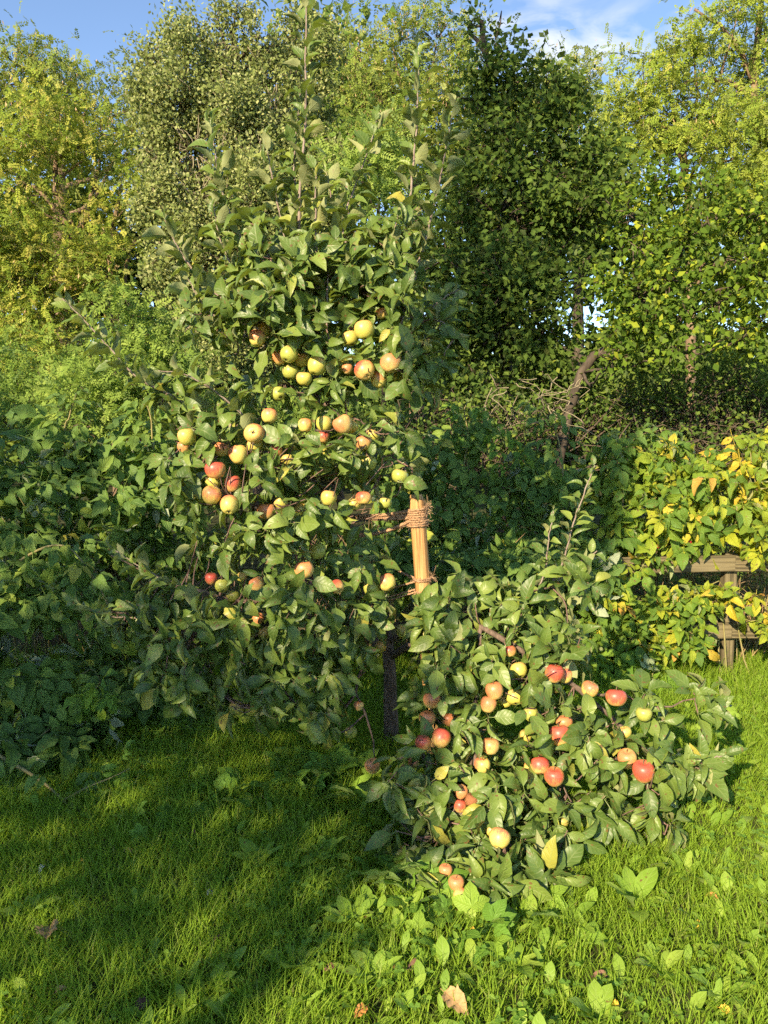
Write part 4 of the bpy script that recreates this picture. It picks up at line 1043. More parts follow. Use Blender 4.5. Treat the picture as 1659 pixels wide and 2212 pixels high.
# upright shoots
z3 = lambda L_, Yd: [(331.8 + 0.44 * x, 0.44 * y, Yd + (0.02 * i)) for i, (x, y) in enumerate(L_)]
SHOOTS = [
    (z3([(800, 1640), (745, 1450), (715, 1100), (725, 850), (745, 600), (748, 300), (750, 0), (751, -30)], 3.30), 0.010, 1.0),
    (z3([(805, 1640), (800, 1300), (796, 1100), (795, 930), (800, 840)], 3.22), 0.007, 1.0),
    (z3([(1180, 1640), (1235, 1500), (1240, 1250), (1260, 950), (1285, 700), (1295, 480), (1300, 250)], 3.24), 0.009, 1.0),
    (z3([(1240, 1450), (1290, 1330), (1340, 1150), (1390, 960), (1430, 750), (1480, 490)], 3.20), 0.007, 1.0),
    (z3([(1080, 1600), (1000, 1320), (930, 1130), (970, 960), (1040, 780), (1105, 560)], 3.26), 0.007, 1.0),
    (z3([(960, 1300), (900, 1080), (870, 960), (850, 850)], 3.3), 0.005, 1.0),
    (z3([(560, 1640), (470, 1320), (430, 1180), (370, 1040), (320, 880), (300, 740), (280, 600)], 3.36), 0.008, 1.05),
    (z3([(720, 1640), (660, 1260), (620, 1050), (580, 860), (550, 670)], 3.38), 0.007, 1.0),
    (z3([(620, 1600), (520, 1450), (400, 1330), (320, 1150), (290, 980)], 3.2), 0.006, 0.95),
    (z3([(640, 1640), (400, 1510), (230, 1370), (110, 1200), (50, 1060)], 3.18), 0.006, 1.0),
    (z3([(480, 1700), (380, 1620), (250, 1500), (150, 1340)], 3.15), 0.005, 0.95),
    (z3([(960, 1600), (1000, 1450), (1100, 1280), (1180, 1130), (1200, 1060)], 3.15), 0.006, 1.0),
    (z3([(850, 1620), (860, 1300), (900, 1180)], 3.12), 0.005, 0.9),
    (z3([(760, 1600), (640, 1380), (560, 1250), (510, 1120)], 3.12), 0.005, 0.95),
    (z3([(1290, 1600), (1400, 1480), (1500, 1420)], 3.15), 0.005, 1.0),
    (z3([(720, 1500), (700, 1250), (700, 1000), (690, 800), (710, 560), (720, 450)], 3.36), 0.006, 0.95),
    (z3([(1100, 1600), (1180, 1350), (1250, 1180)], 3.28), 0.005, 0.95),
    ([(480, 912, 3.2), (400, 870, 3.15), (300, 818, 3.1), (240, 755, 3.08), (180, 690, 3.08), (130, 640, 3.08)], 0.006, 0.95),
    ([(560, 930, 3.2), (470, 850, 3.15), (400, 810, 3.12), (330, 800, 3.1)], 0.005, 0.9),
    ([(860, 800, 3.2), (920, 740, 3.15), (985, 660, 3.12)], 0.005, 1.0),
    ([(850, 740, 3.2), (930, 690, 3.12), (990, 720, 3.08)], 0.005, 1.0),
    ([(1190, 1268, 3.05), (1215, 1215, 3.03), (1245, 1110, 3.0), (1285, 1005, 3.0)], 0.005, 0.75),
    ([(1160, 1280, 3.05), (1178, 1230, 3.03), (1186, 1160, 3.0), (1196, 1105, 3.0)], 0.004, 0.7),
    ([(1190, 1268, 3.05), (1240, 1225, 3.0), (1290, 1190, 2.98)], 0.004, 0.75),
    ([(440, 1280, 3.0), (340, 1245, 3.02), (250, 1190, 3.03)], 0.005, 0.95),
    ([(300, 1335, 3.0), (230, 1330, 3.0), (160, 1300, 3.02)], 0.004, 0.9),
    ([(1480, 1660, 2.66), (1530, 1640, 2.62), (1560, 1632, 2.6)], 0.004, 1.0),
]
LP, LD, LN, LS = [], [], [], []


def leaf(p, d, n, s):
    LP.append(p); LD.append(d); LN.append(n); LS.append(s)


for pts, r0, sc_ in SHOOTS:
    p = smooth_path([at(*q) for q in pts], 26, 0.0015)
    mb = MB(); tube(mb, p, np.linspace(r0, 0.0022, 26), 6, rng.random()); mb.build('shoot', M['shoot'], tree)
    skel.append(p)
    seg = np.linalg.norm(np.diff(p, axis=0), axis=1); cum = np.concatenate(((0,), np.cumsum(seg)))
    L_ = cum[-1]; u = 0.06; ph = rng.uniform(0, 6.28)
    while u < L_:
        i = min(len(p) - 2, np.searchsorted(cum, u) - 1)
        f = (u - cum[i]) / seg[i]
        q = p[i] * (1 - f) + p[i + 1] * f
        ax = nrm(p[i + 1] - p[i])
        ph += 2.4 + rng.normal(0, 0.25)
        e1 = nrm(np.cross(ax, (0.2, 1, 0.1))); e2 = np.cross(ax, e1)
        rad = math.cos(ph) * e1 + math.sin(ph) * e2
        near_tip = u > L_ - 0.1
        th = rng.uniform(0.3, 0.6) if near_tip else rng.uniform(0.55, 1.15)
        d = nrm(ax * math.cos(th) + rad * math.sin(th))
        n = ax - np.dot(ax, d) * d + rng.normal(0, 0.15, 3) + rng.choice((-0.75, 0.9, 1.3)) * np.array(TO_SUN)
        sz = sc_ * (0.098 if not near_tip else 0.07) * rng.uniform(0.75, 1.15)
        leaf(q, d, n, sz)
        if not near_tip and rng.random() < 0.35:
            d2 = nrm(d + rng.normal(0, 0.5, 3)); leaf(q, d2, n + rng.normal(0, 0.3, 3), sz * rng.uniform(0.5, 0.8))
        u += 0.018 * rng.uniform(0.7, 1.3)

BLOBS = [  # x, y, rx, ry, depth, rdepth, rosettes, droop
    (650, 640, 200, 100, 3.25, .28, 58, 0.0), (560, 690, 140, 80, 3.2, .25, 28, 0.1), (640, 540, 150, 70, 3.3, .2, 18, 0.0), (830, 540, 80, 70, 3.25, .18, 10, 0.0), (870, 700, 100, 80, 3.2, .22, 20, 0.1), (800, 610, 110, 90, 3.25, .22, 18, 0.0),
    (690, 760, 150, 60, 3.2, .2, 16, 0.2), (850, 800, 100, 55, 3.12, .18, 18, 0.35), (620, 850, 110, 50, 3.25, .2, 12, 0.3), (930, 770, 60, 50, 3.1, .12, 8, 0.3), (740, 850, 80, 60, 3.2, .15, 9, 0.4),
    (440, 950, 90, 80, 3.1, .18, 16, 0.3), (550, 1000, 130, 100, 3.02, .22, 34, 0.4), (700, 1010, 130, 100, 3.05, .24, 38, 0.4), (800, 960, 90, 80, 3.1, .2, 16, 0.4), (860, 1020, 50, 50, 3.12, .12, 7, 0.5), (640, 1110, 150, 70, 3.0, .24, 30, 0.6), (430, 1040, 60, 90, 3.05, .15, 14, 0.6), (770, 1090, 70, 60, 3.1, .15, 10, 0.5),
    (420, 870, 90, 50, 3.2, .15, 10, 0.1),
    (310, 1330, 90, 60, 3.0, .18, 16, 0.4), (440, 1350, 150, 90, 2.98, .25, 34, 0.6), (600, 1290, 150, 90, 2.97, .25, 34, 0.6), (640, 1430, 160, 80, 2.97, .22, 32, 0.8), (760, 1350, 80, 120, 3.05, .18, 20, 0.7), (560, 1190, 150, 60, 3.05, .22, 22, 0.6), (750, 1190, 70, 70, 3.15, .15, 9, 0.6), (700, 1530, 60, 40, 2.95, .12, 7, 0.9), (390, 1440, 110, 55, 3.0, .18, 16, 0.8), (540, 1490, 90, 45, 2.95, .15, 12, 0.9), (800, 1290, 50, 90, 3.15, .15, 8, .6),
    (960, 1450, 90, 80, 2.85, .18, 20, 0.4), (1100, 1420, 130, 80, 2.85, .22, 28, 0.35), (1200, 1390, 60, 60, 2.88, .15, 9, 0.2), (980, 1580, 100, 80, 2.74, .18, 20, 0.5), (1120, 1560, 120, 100, 2.72, .22, 28, 0.5), (1260, 1610, 110, 90, 2.70, .2, 24, 0.5), (1390, 1640, 80, 80, 2.66, .18, 16, 0.5), (1490, 1655, 60, 35, 2.64, .1, 6, 0.4), (1400, 1540, 60, 50, 2.8, .12, 7, 0.3), (1510, 1515, 45, 35, 2.82, .08, 5, 0.1),
    (900, 1700, 90, 70, 2.58, .16, 17, 0.6), (1040, 1720, 120, 90, 2.54, .18, 26, 0.6), (1180, 1750, 110, 70, 2.52, .17, 18, 0.6), (900, 1800, 70, 50, 2.44, .1, 10, 0.7), (1060, 1830, 110, 60, 2.42, .13, 18, 0.7), (1190, 1870, 80, 40, 2.38, .08, 10, 0.6), (1390, 1750, 60, 50, 2.54, .12, 8, 0.7), (1020, 1900, 60, 30, 2.33, .05, 6, 0.6), (1290, 1740, 60, 50, 2.55, .1, 7, .7),
    (940, 1870, 60, 32, 2.30, .06, 9, 0.6), (1040, 1915, 60, 26, 2.23, .05, 8, 0.5), (1100, 1890, 70, 28, 2.29, .06, 9, 0.5), (1200, 1905, 50, 18, 2.28, .04, 5, 0.4), (920, 1900, 30, 25, 2.27, .04, 4, .6),
    (925, 1325, 45, 28, 3.02, .05, 9, 0.3),
    (1000, 1300, 110, 60, 3.1, .18, 18, 0.3), (1130, 1300, 100, 50, 3.05, .18, 14, 0.2), (960, 1370, 80, 45, 3.0, .15, 10, 0.4), (1220, 1260, 70, 45, 3.03, .12, 8, 0.1),
]
tw_mb = MB()
SK = np.concatenate(skel)
rose = []
centre_axis = lambda p: nrm(np.array((p[0] - 0.0, p[1] - 3.36, 0.15)))
for (x, y, rx, ry, Yd, rY, nr, dr) in BLOBS:
    c, r = lobe_world((x, y, rx, ry, Yd, rY))
    for _ in range(int(nr * 1.08)):
        d = rand_dirs(1)[0]; d[1] -= 0.25; d = nrm(d)
        p = c + d * r * rng.random() ** 0.4
        p[2] = max(p[2], 0.06)
        out = nrm(d + 0.6 * centre_axis(p) + np.array((-0.15, -0.55, 0.5)) + rng.normal(0, 0.35, 3))
        k = rng.integers(4, 8)
        e1 = nrm(np.cross(out, (0.3, 0.2, 1))); e2 = np.cross(out, e1)
        ph = rng.uniform(0, 6.28)
        for q in range(k):
            ph += 2.4 + rng.normal(0, 0.3)
            th = rng.uniform(0.7, 1.5)
            ld = nrm(out * math.cos(th) + (math.cos(ph) * e1 + math.sin(ph) * e2) * math.sin(th) + np.array((0, 0, -dr * 1.1)))
            n = out + np.array((0, 0, 0.35 - 0.3 * dr)) + rng.normal(0, 0.42, 3)
            leaf(p + rng.normal(0, 0.006, 3), ld, n, 0.092 * rng.uniform(0.6, 1.25))
        # twig back to the nearest limb
        dd = np.linalg.norm(SK - p, axis=1) + 0.5 * np.maximum(0, SK[:, 2] - p[2] - 0.3)
        j = np.argmin(dd)
        if dd[j] > 0.03:
            s = SK[j]
            tube(tw_mb, smooth_path((s, (s + p) / 2 + rng.normal(0, 0.015, 3) + np.array((0, 0, -0.02)), p), 6), np.linspace(0.0036, 0.0022, 6), 4, rng.random(), cap=False)
tw_mb.build('twigs', M['twig'], tree, kind='stuff')

# ------------------------------------------------------------------ apples
#   x, y, diameter in picture units, depth, kind, calyx towards viewer?, label
APPLES = [
    (556, 731, 34, 3.10, 'blush', 0, 'pink cheeked apple at the far left of the top apple row'),
    (573, 712, 30, 3.18, 'yellow', 0, 'yellow apple peeping behind the leftmost pink apple of the top row'),
    (624, 766, 36, 3.08, 'green', 1, 'greenish apple with its eye to the right, upper of the left bunch'),
    (603, 772, 31, 3.14, 'orange', 0, 'dull orange apple behind the greenish apple with its eye showing'),
    (652, 778, 30, 3.16, 'yellow', 0, 'yellow apple half hidden left of the round yellow apple by the trunk'),
    (684, 791, 39, 3.06, 'yellow', 0, 'round yellow apple directly in front of the upper trunk'),
    (657, 818, 33, 3.08, 'yellow', 0, 'yellow apple hanging lowest of the bunch left of the upper trunk'),
    (628, 804, 33, 3.14, 'green', 0, 'shaded apple at the back of the bunch left of the upper trunk'),
    (602, 851, 29, 3.16, 'green', 1, 'small green apple alone left of the trunk below the top bunch'),
    (787, 713, 41, 3.08, 'yellow', 0, 'yellow apple held by leaves highest right of the leader'),
    (757, 731, 33, 3.14, 'yellow', 0, 'yellow apple in leaf shade left of the highest yellow apple'),
    (825, 677, 24, 3.14, 'orange', 0, 'small orange apple at the very top behind a folded leaf'),
    (788, 801, 40, 3.04, 'red', 1, 'cream apple with red top and its eye showing, right of the trunk'),
    (845, 785, 41, 3.02, 'orange', 0, 'large orange red apple under the bare bough at right'),
    (818, 820, 34, 3.10, 'blush', 0, 'pale blushed apple tucked below the large orange red apple'),
    (750, 797, 22, 3.10, 'orange', 0, 'small orange apple behind the leaves left of the cream apple'),
    (917, 748, 30, 3.12, 'green', 0, 'green apple among leaves at the right end of the top row'),
    (860, 815, 22, 3.14, 'yellow', 0, 'yellow apple mostly hidden right below the large orange apple'),
    (582, 899, 34, 3.10, 'blush', 0, 'blushed apple half covered by leaves above the red apple with star eye'),
    (549, 936, 41, 2.98, 'red', 2, 'red apple showing its star shaped eye in the middle left'),
    (547, 962, 36, 3.04, 'yellow', 0, 'yellow apple right below the red apple with the star eye'),
    (404, 944, 39, 3.02, 'yellow', 0, 'yellow green apple at the left end of the middle branch'),
    (397, 966, 26, 3.08, 'orange', 0, 'orange apple under the yellow green apple at the left branch end'),
    (480, 971, 33, 3.04, 'blush', 0, 'pink apple under the bare branch stub at middle left'),
    (515, 982, 38, 3.00, 'blush', 0, 'yellow and orange apple right of the pink one below the branch stub'),
    (465, 1015, 42, 2.93, 'red', 0, 'reddest apple at the top of the left cluster of five'),
    (459, 1042, 32, 3.00, 'yellow', 0, 'yellow apple squeezed in the middle of the left cluster'),
    (503, 1045, 35, 2.98, 'red', 0, 'pink red apple at the right of the left cluster'),
    (457, 1070, 39, 2.92, 'blush', 0, 'red and yellow apple lower left in the left cluster'),
    (496, 1091, 41, 2.90, 'blush', 1, 'red and yellow apple lowest in the left cluster with its eye down'),
    (434, 1076, 26, 3.02, 'green', 0, 'green apple in shadow left behind the left cluster'),
    (700, 916, 33, 3.06, 'yellow', 0, 'yellow apple behind leaves in front of the trunk fork'),
    (659, 919, 29, 3.08, 'blush', 0, 'pale apple left of the yellow one at the trunk fork'),
    (741, 917, 39, 3.00, 'orange', 0, 'plump yellow orange apple right of the trunk fork'),
    (757, 921, 30, 3.06, 'yellow', 0, 'yellow apple tucked against the plump orange one'),
    (785, 957, 32, 3.04, 'orange', 0, 'brownish orange apple behind an upright leaf at middle right'),
    (805, 941, 27, 3.10, 'yellow', 0, 'yellowish apple above the brownish orange one'),
    (698, 944, 27, 3.08, 'red', 0, 'red apple just peeking out under the trunk fork'),
    (598, 974, 23, 3.04, 'red', 0, 'small red apple with leaf shadows in the centre left'),
    (621, 993, 27, 3.06, 'yellow', 0, 'yellow apple hidden behind leaves at the centre'),
    (797, 1000, 33, 3.06, 'green', 0, 'green apple in shade at the right of the middle foliage'),
    (864, 1029, 35, 3.08, 'green', 0, 'large green apple above the stake top to its left'),
    (785, 1076, 31, 3.02, 'red', 0, 'red apple between curled leaves near the rope'),
    (765, 1089, 28, 3.06, 'yellow', 0, 'yellow apple left below the red one near the rope'),
    (832, 1086, 26, 3.12, 'green', 0, 'small green apple in shade just above the rope'),
    (710, 1076, 35, 3.00, 'yellow', 0, 'yellow green apple wrapped in leaves at the centre'),
    (650, 1101, 27, 3.02, 'yellow', 0, 'bright yellow apple in leaf shade left of the wrapped one'),
    (575, 1105, 34, 2.96, 'orange', 0, 'orange yellow apple behind a round leaf right of the left cluster'),
    (608, 1086, 29, 3.00, 'yellow', 0, 'yellow apple above the orange one with the round leaf'),
    (686, 1191, 34, 3.02, 'green', 0, 'green apple half behind a leaf below the middle foliage'),
    (657, 1231, 38, 2.94, 'orange', 0, 'round yellow orange apple alone in the dim lower foliage'),
    (456, 1250, 26, 3.00, 'red', 0, 'red apple sliver at the left of the lower branch'),
    (480, 1266, 29, 2.96, 'green', 1, 'olive apple with its eye showing at the lower left branch'),
    (522, 1247, 21, 3.00, 'yellow', 0, 'small yellow apple between leaves on the lower left branch'),
    (555, 1262, 32, 2.94, 'orange', 0, 'dull orange apple at the right of the lower left branch'),
    (503, 1288, 26, 3.00, 'green', 0, 'green apple below the olive one on the lower left branch'),
    (727, 1268, 30, 2.98, 'red', 1, 'shaded red apple with its eye towards the lower right, left of the rope tie'),
    (738, 1309, 25, 3.00, 'green', 0, 'small green apple below the shaded red one'),
    (558, 1337, 25, 2.98, 'orange', 0, 'orange apple in deep shade in the left foliage mass'),
    (570, 1369, 27, 2.96, 'yellow', 0, 'yellow apple below the orange one in the left foliage mass'),
    (836, 1259, 36, 3.12, 'blush', 1, 'shaded blushed apple left of the stake at the lower ties'),
    (803, 1271, 34, 3.14, 'green', 0, 'green shaded apple left of the blushed one beside the lower ties'),
    (870, 1364, 28, 3.20, 'green', 0, 'dark green apple in shade right above the trunk'),
    (822, 1397, 24, 3.16, 'yellow', 0, 'yellow apple sliver left of the trunk'),
    (510, 1531, 31, 2.93, 'yellow', 0, 'yellow apple hanging lowest of the left branches over the lawn'),
    (543, 1532, 29, 2.96, 'green', 0, 'green yellow apple beside the lowest one of the left branches'),
    (775, 1525, 21, 2.98, 'orange', 0, 'small orange apple left of the trunk foot'),
    (757, 1583, 27, 3.10, 'green', 0, 'green apple hidden in shade left of the trunk foot'),
    (1101, 1407, 27, 2.82, 'red', 0, 'red apple at the top of the right limb under a pointed leaf'),
    (1121, 1448, 33, 2.78, 'yellow', 1, 'yellow apple below the top red one on the right limb'),
    (1197, 1455, 40, 2.74, 'red', 0, 'striped red apple beneath a leaf fan on the right limb'),
    (1219, 1459, 33, 2.79, 'blush', 0, 'pale apple right behind the striped red one'),
    (1274, 1489, 35, 2.76, 'blush', 0, 'pink and yellow apple left of the lone red apple on the right limb'),
    (1331, 1507, 42, 2.70, 'red', 0, 'lone bright red apple at the right of the limb fork'),
    (1068, 1492, 37, 2.70, 'orange', 0, 'tall orange red apple of the trio at the middle of the right limb'),
    (1112, 1506, 36, 2.74, 'yellow', 1, 'yellow orange apple right of the tall one in the trio'),
    (1055, 1522, 34, 2.70, 'orange', 0, 'orange red apple lowest left of the trio'),
    (1092, 1515, 27, 2.78, 'yellow', 0, 'yellow apple wedged behind the trio'),
    (933, 1513, 36, 2.74, 'orange', 0, 'brown orange apple at the left top of the right limb'),
    (923, 1553, 32, 2.74, 'orange', 0, 'orange apple below the brown orange one, left side of the right limb'),
    (970, 1553, 32, 2.78, 'orange', 0, 'brownish apple in leaf shade right of the left orange one'),
    (953, 1595, 38, 2.66, 'red', 1, 'rosy apple with its eye to the right, left side of the right limb'),
    (913, 1606, 33, 2.66, 'red', 0, 'pink apple split by a leaf at the far left of the right limb'),
    (805, 1655, 30, 2.84, 'orange', 0, 'elongated orange apple hanging alone in front of the trunk foot'),
    (894, 1647, 24, 2.68, 'blush', 0, 'pale apple behind a pale leaf near the trunk foot'),
    (1209, 1589, 42, 2.60, 'red', 0, 'large red apple in the middle of the right limb'),
    (1219, 1562, 33, 2.68, 'orange', 0, 'orange apple behind the large red one'),
    (1166, 1654, 39, 2.56, 'red', 1, 'red apple with pale eye end, left of the low pair'),
    (1151, 1661, 36, 2.62, 'blush', 0, 'pale apple hidden behind the left one of the low pair'),
    (1197, 1678, 41, 2.54, 'red', 0, 'orange red apple right of the low pair'),
    (1355, 1640, 40, 2.58, 'orange', 0, 'orange apple leaning on a redder one at the right end of the limb'),
    (1390, 1667, 45, 2.53, 'red', 0, 'big red apple with yellow base at the right end of the limb'),
    (1060, 1612, 38, 2.62, 'orange', 0, 'pale orange apple behind a round leaf at the limb centre'),
    (1042, 1653, 33, 2.60, 'blush', 0, 'pale apple crossed by a leaf below the limb centre'),
    (1147, 1543, 30, 2.74, 'green', 0, 'yellow green apple shaded inside the right limb'),
    (1136, 1590, 25, 2.70, 'yellow', 0, 'small yellow apple inside the right limb'),
    (996, 1711, 29, 2.50, 'orange', 0, 'orange yellow apple above the rotten one'),
    (994, 1741, 27, 2.49, 'red', 0, 'small red apple left below the rotten one'),
    (1020, 1729, 28, 2.46, 'rot', 0, 'brown wrinkled rotten apple on the low right branch'),
    (1079, 1811, 42, 2.33, 'blush', 1, 'yellow apple with red cheek and leaf cap low in front'),
    (1062, 1792, 30, 2.43, 'yellow', 0, 'yellow apple behind the leaf capped one low in front'),
    (963, 1880, 27, 2.25, 'orange', 0, 'uppermost orange apple of the bunch nearly touching the grass'),
    (986, 1908, 31, 2.20, 'orange', 0, 'smooth oval orange apple of the bunch nearly touching the grass'),
    (976, 1930, 29, 2.22, 'blush', 0, 'pale apple at the left of the bunch nearly touching the grass'),
    (997, 1938, 36, 2.17, 'orange', 2, 'orange apple with dark star eye lowest of all in the grass'),
    (1215, 1775, 27, 2.50, 'green', 0, 'green apple in shadow under the low right foliage'),
    (1350, 1582, 27, 2.68, 'yellow', 0, 'yellow apple under the limb fork at the right'),
    (1391, 1543, 31, 2.74, 'green', 0, 'yellow green apple hanging behind leaves below the lone red apple'),
]


def apple_tpl(seed, squat=0.92, taper=0.12):
    rs = np.random.default_rng(seed)
    rows, seg = 13, 18
    V, F, U = [], [], []
    for i in range(rows):
        ph = math.pi * i / (rows - 1)            # 0 at the stem
        for j in range(seg):
            th = 2 * math.pi * j / seg
            r = math.sin(ph) ** 0.82
            lob = 1 + 0.022 * math.cos(5 * th + seed) * (ph / math.pi) ** 2 + 0.02 * math.sin(2 * th + seed)
            wid = r * 0.5 * (1 + taper * math.cos(ph)) * lob
            z = 0.5 * squat * math.cos(ph)
            z -= 0.16 * math.exp(-(r / 0.30) ** 2) if ph < 1.5 else 0
            z += 0.11 * math.exp(-(r / 0.26) ** 2) * (1 + 0.25 * math.cos(5 * th + seed)) if ph > 1.6 else 0
            V.append((wid * math.cos(th), wid * math.sin(th), z)); U.append((j / seg, i / (rows - 1)))
    for i in range(rows - 1):
        for j in range(seg):
            k = (j + 1) % seg
            a, b, c, d = i * seg + j, i * seg + k, (i + 1) * seg + k, (i + 1) * seg + j
            F += [(a, d, c), (a, c, b)]
    return np.array(V), np.array(F), np.array(U)


AP_ME = {}
for kind in ('red', 'blush', 'orange', 'yellow', 'green', 'rot'):
    for v in range(3):
        tv = apple_tpl(v + 1, (0.92, 1.02, 0.97)[v], (0.10, 0.16, 0.13)[v])
        if kind == 'rot':
            tv = (tv[0] * (1 + 0.10 * np.sin(tv[0][:, :1] * 31 + tv[0][:, 2:] * 23)), tv[1], tv[2])
        me = MB().add(*tv[:2], 0.5, tv[2]).mesh('apple')
        me.materials.append(M['ap_' + kind]); AP_ME[kind, v] = me
smb = MB(); tube(smb, smooth_path(((0, 0, 0.28), (0.01, 0.0, 0.5), (0.04, 0.02, 0.58)), 5), np.linspace(0.018, 0.022, 5), 5)
STEM_ME = smb.mesh('stem'); STEM_ME.materials.append(M['stem'])
cmb = MB()
for k in range(5):
    a = k * 1.2566
    d = np.array([[math.cos(a), math.sin(a), -0.7]])
    inst(cmb, diamond(0.3), np.array([[0, 0, -0.385]]), frames(d, np.array([[0, 0, -1.0]])), [0.10], np.array([0.5]))
tube(cmb, np.array([(0, 0, -0.36), (0, 0, -0.40)]), 0.045, 6)
CALYX_ME = cmb.mesh('calyx'); CALYX_ME.materials.append(M['calyx'])
AP = []
for i, (x, y, dm_, Yd, kind, face, lab) in enumerate(APPLES):
    c = at(x, y, Yd)
    D = dm_ * 1.06 / FPX * proj(c)[0, 2]
    c[2] = max(c[2], D * 0.5)
    if face == 0:
        tilt = Vector((rng.normal(0, 0.25), rng.normal(0.12, 0.15), 1))
    elif face == 1:
        tilt = Vector((rng.normal(0, 0.45), rng.uniform(0.5, 0.9), 0.75))
    else:
        tilt = Vector((rng.normal(0, 0.12), 1.0, -0.12))
    q = tilt.normalized().to_track_quat('Z', 'Y')
    # keep the blushed cheek towards the light
    e = q.to_matrix().to_4x4() @ Matrix.Rotation(0.0, 4, 'Z')
    loc_axis = e.to_3x3() @ Vector((-0.25, -0.62, 0))
    ang = math.atan2(-0.75, -0.35) - math.atan2(loc_axis.y, loc_axis.x) + rng.normal(0, 0.35)
    m4 = e @ Matrix.Rotation(ang, 4, 'Z')
    o = bpy.data.objects.new('apple', AP_ME[kind, (1 if dm_ < 36 and kind == 'orange' else int(rng.integers(0, 3)))])
    COL.objects.link(o)
    m4 = Matrix.Translation(Vector(c)) @ m4 @ Matrix.Diagonal((D * rng.uniform(0.94, 1.06), D * rng.uniform(0.94, 1.06), D * rng.uniform(0.92, 1.08), 1))
    o.matrix_basis = m4
    tag(o, lab, 'apple', 'apples hanging on the apple tree')
    for nm, me in (('stem', STEM_ME), ('calyx', CALYX_ME)):
        ch = bpy.data.objects.new(nm, me); COL.objects.link(ch); ch.parent = o
    AP.append((c, D / 2, 'shad' not in lab and 'hidden' not in lab and 'behind' not in lab and dm_ > 28, dm_))

# ------------------------------------------------------------------ apple leaves: drop those that would hide an apple, then add to the sets
LP = np.array(LP); LD = nrm(np.array(LD)); LN = np.array(LN); LS = np.array(LS)
R = frames(LD, LN)
mid = LP + R[:, :, 1] * (LS * 0.62)[:, None] 
pj = proj(mid)
keep = np.ones(len(LP), bool)
for (c, r, lit, dm_) in AP:
    ac = proj(c)[0]
    rp = r / ac[2] * FPX
    half = LS * 0.30 / pj[:, 2] * FPX
    dd = np.hypot(pj[:, 0] - ac[0], pj[:, 1] - ac[1])
    keep &= ~((pj[:, 2] < ac[2] + r * 0.5) & (dd < rp * (0.95 if lit else 0.7) + half * 0.65))
    if lit:
        q = mid - c
        tt = q @ np.array(TO_SUN)
        keep &= ~((tt > 0) & (tt < 0.45) & (np.linalg.norm(q - tt[:, None] * np.array(TO_SUN), axis=1) < r * 0.85))
    keep &= ~(np.linalg.norm(mid - c, axis=1) < r * 0.95)
# windows the photograph leaves open: the stake with its ropes and the lower trunk
for (x0, x1, y0, y1, Yd) in ((878, 940, 1055, 1280, 3.4), (800, 900, 1085, 1140, 3.3), (828, 868, 1420, 1625, 3.5), (850, 900, 1140, 1330, 3.3), (840, 890, 1225, 1300, 3.3)):
    keep &= ~((pj[:, 0] > x0) & (pj[:, 0] < x1) & (pj[:, 1] > y0) & (pj[:, 1] < y1) & (pj[:, 2] < Yd))
keep &= (mid[:, 2] > 0.02)
ts_ = np.array(TO_SUN)
for xx in range(770, 890, 12):         # and the rope bundle
    q = mid - at(xx, 1120, 3.22)
    tt = q @ ts_
    keep &= ~((tt > 0) & (np.linalg.norm(q - tt[:, None] * ts_, axis=1) < 0.05))
    keep &= ~((np.abs(pj[:, 0] - xx) < 14) & (np.abs(pj[:, 1] - 1122) < 22) & (pj[:, 2] < 3.3))
for yy in range(1072, 1240, 8):        # sunlight reaches most of the stake
    q = mid - at(899 + (yy - 1068) * 0.075, yy, 3.2)
    tt = q @ ts_
    keep &= ~((tt > 0) & (np.linalg.norm(q - tt[:, None] * ts_, axis=1) < (0.06 if yy % 24 else 0.03)))
APL = [leaf_tpl(wid=w, nseg=7, fold=f, bend=b, wave=wv, peak=pk, tip=1.4, ser=0.03, petiole=0.24, pw=0.011, twist=tws, seed=k)
       for k, (w, f, b, wv, pk, tws) in enumerate(((0.27, 0.4, 0.45, 0.08, 0.42, 0.15), (0.30, 0.55, 0.7, 0.16, 0.45, -0.35), (0.25, 0.3, 0.35, 0.14, 0.4, 0.4), (0.28, 0.7, 0.6, 0.12, 0.43, 0.0), (0.31, 0.2, 0.2, 0.16, 0.46, -0.2), (0.24, 0.8, 0.95, 0.14, 0.42, 0.5), (0.22, 1.0, 0.5, 0.1, 0.44, -0.5), (0.28, 0.35, 1.1, 0.2, 0.4, 0.2)))]
add_set(tree, 'apple_leaf', APL, LP[keep], R[keep], LS[keep] * 1.04, rng.random(keep.sum()) * 0.985, 300)
print('apple leaves', int(keep.sum()), 'of', len(keep))

# ------------------------------------------------------------------ ground plants as things
GEL = leaf_tpl(wid=0.34, nseg=7, fold=0.12, bend=0.3, wave=0.06, peak=0.4, tip=1.5, ser=0.08, petiole=0, seed=4)
ELDER = [compound([(1.0, 0, 0.9, 0.15), (0.95, 1.2, 0.85, 0.15), (0.95, -1.2, 0.85, 0.15)], GEL),
         compound([(1.0, 0, 0.8, 0.1), (0.97, 1.0, 0.75, 0.1), (0.97, -1.0, 0.75, 0.1), (0.75, 1.7, 0.7, 0.1), (0.75, -1.7, 0.7, 0.1)], GEL)]


def ground_at(x, y):
    Yd = 2.0
    for _ in range(20):
        v = -(y - 1106) / FPX
        Yd = (CP + v * SP) * CAMZ / max(1e-3, (SP - v * CP))
        break
    p = at(x, y, Yd)
    p[2] = float(gz(p[0], p[1]))
    return p


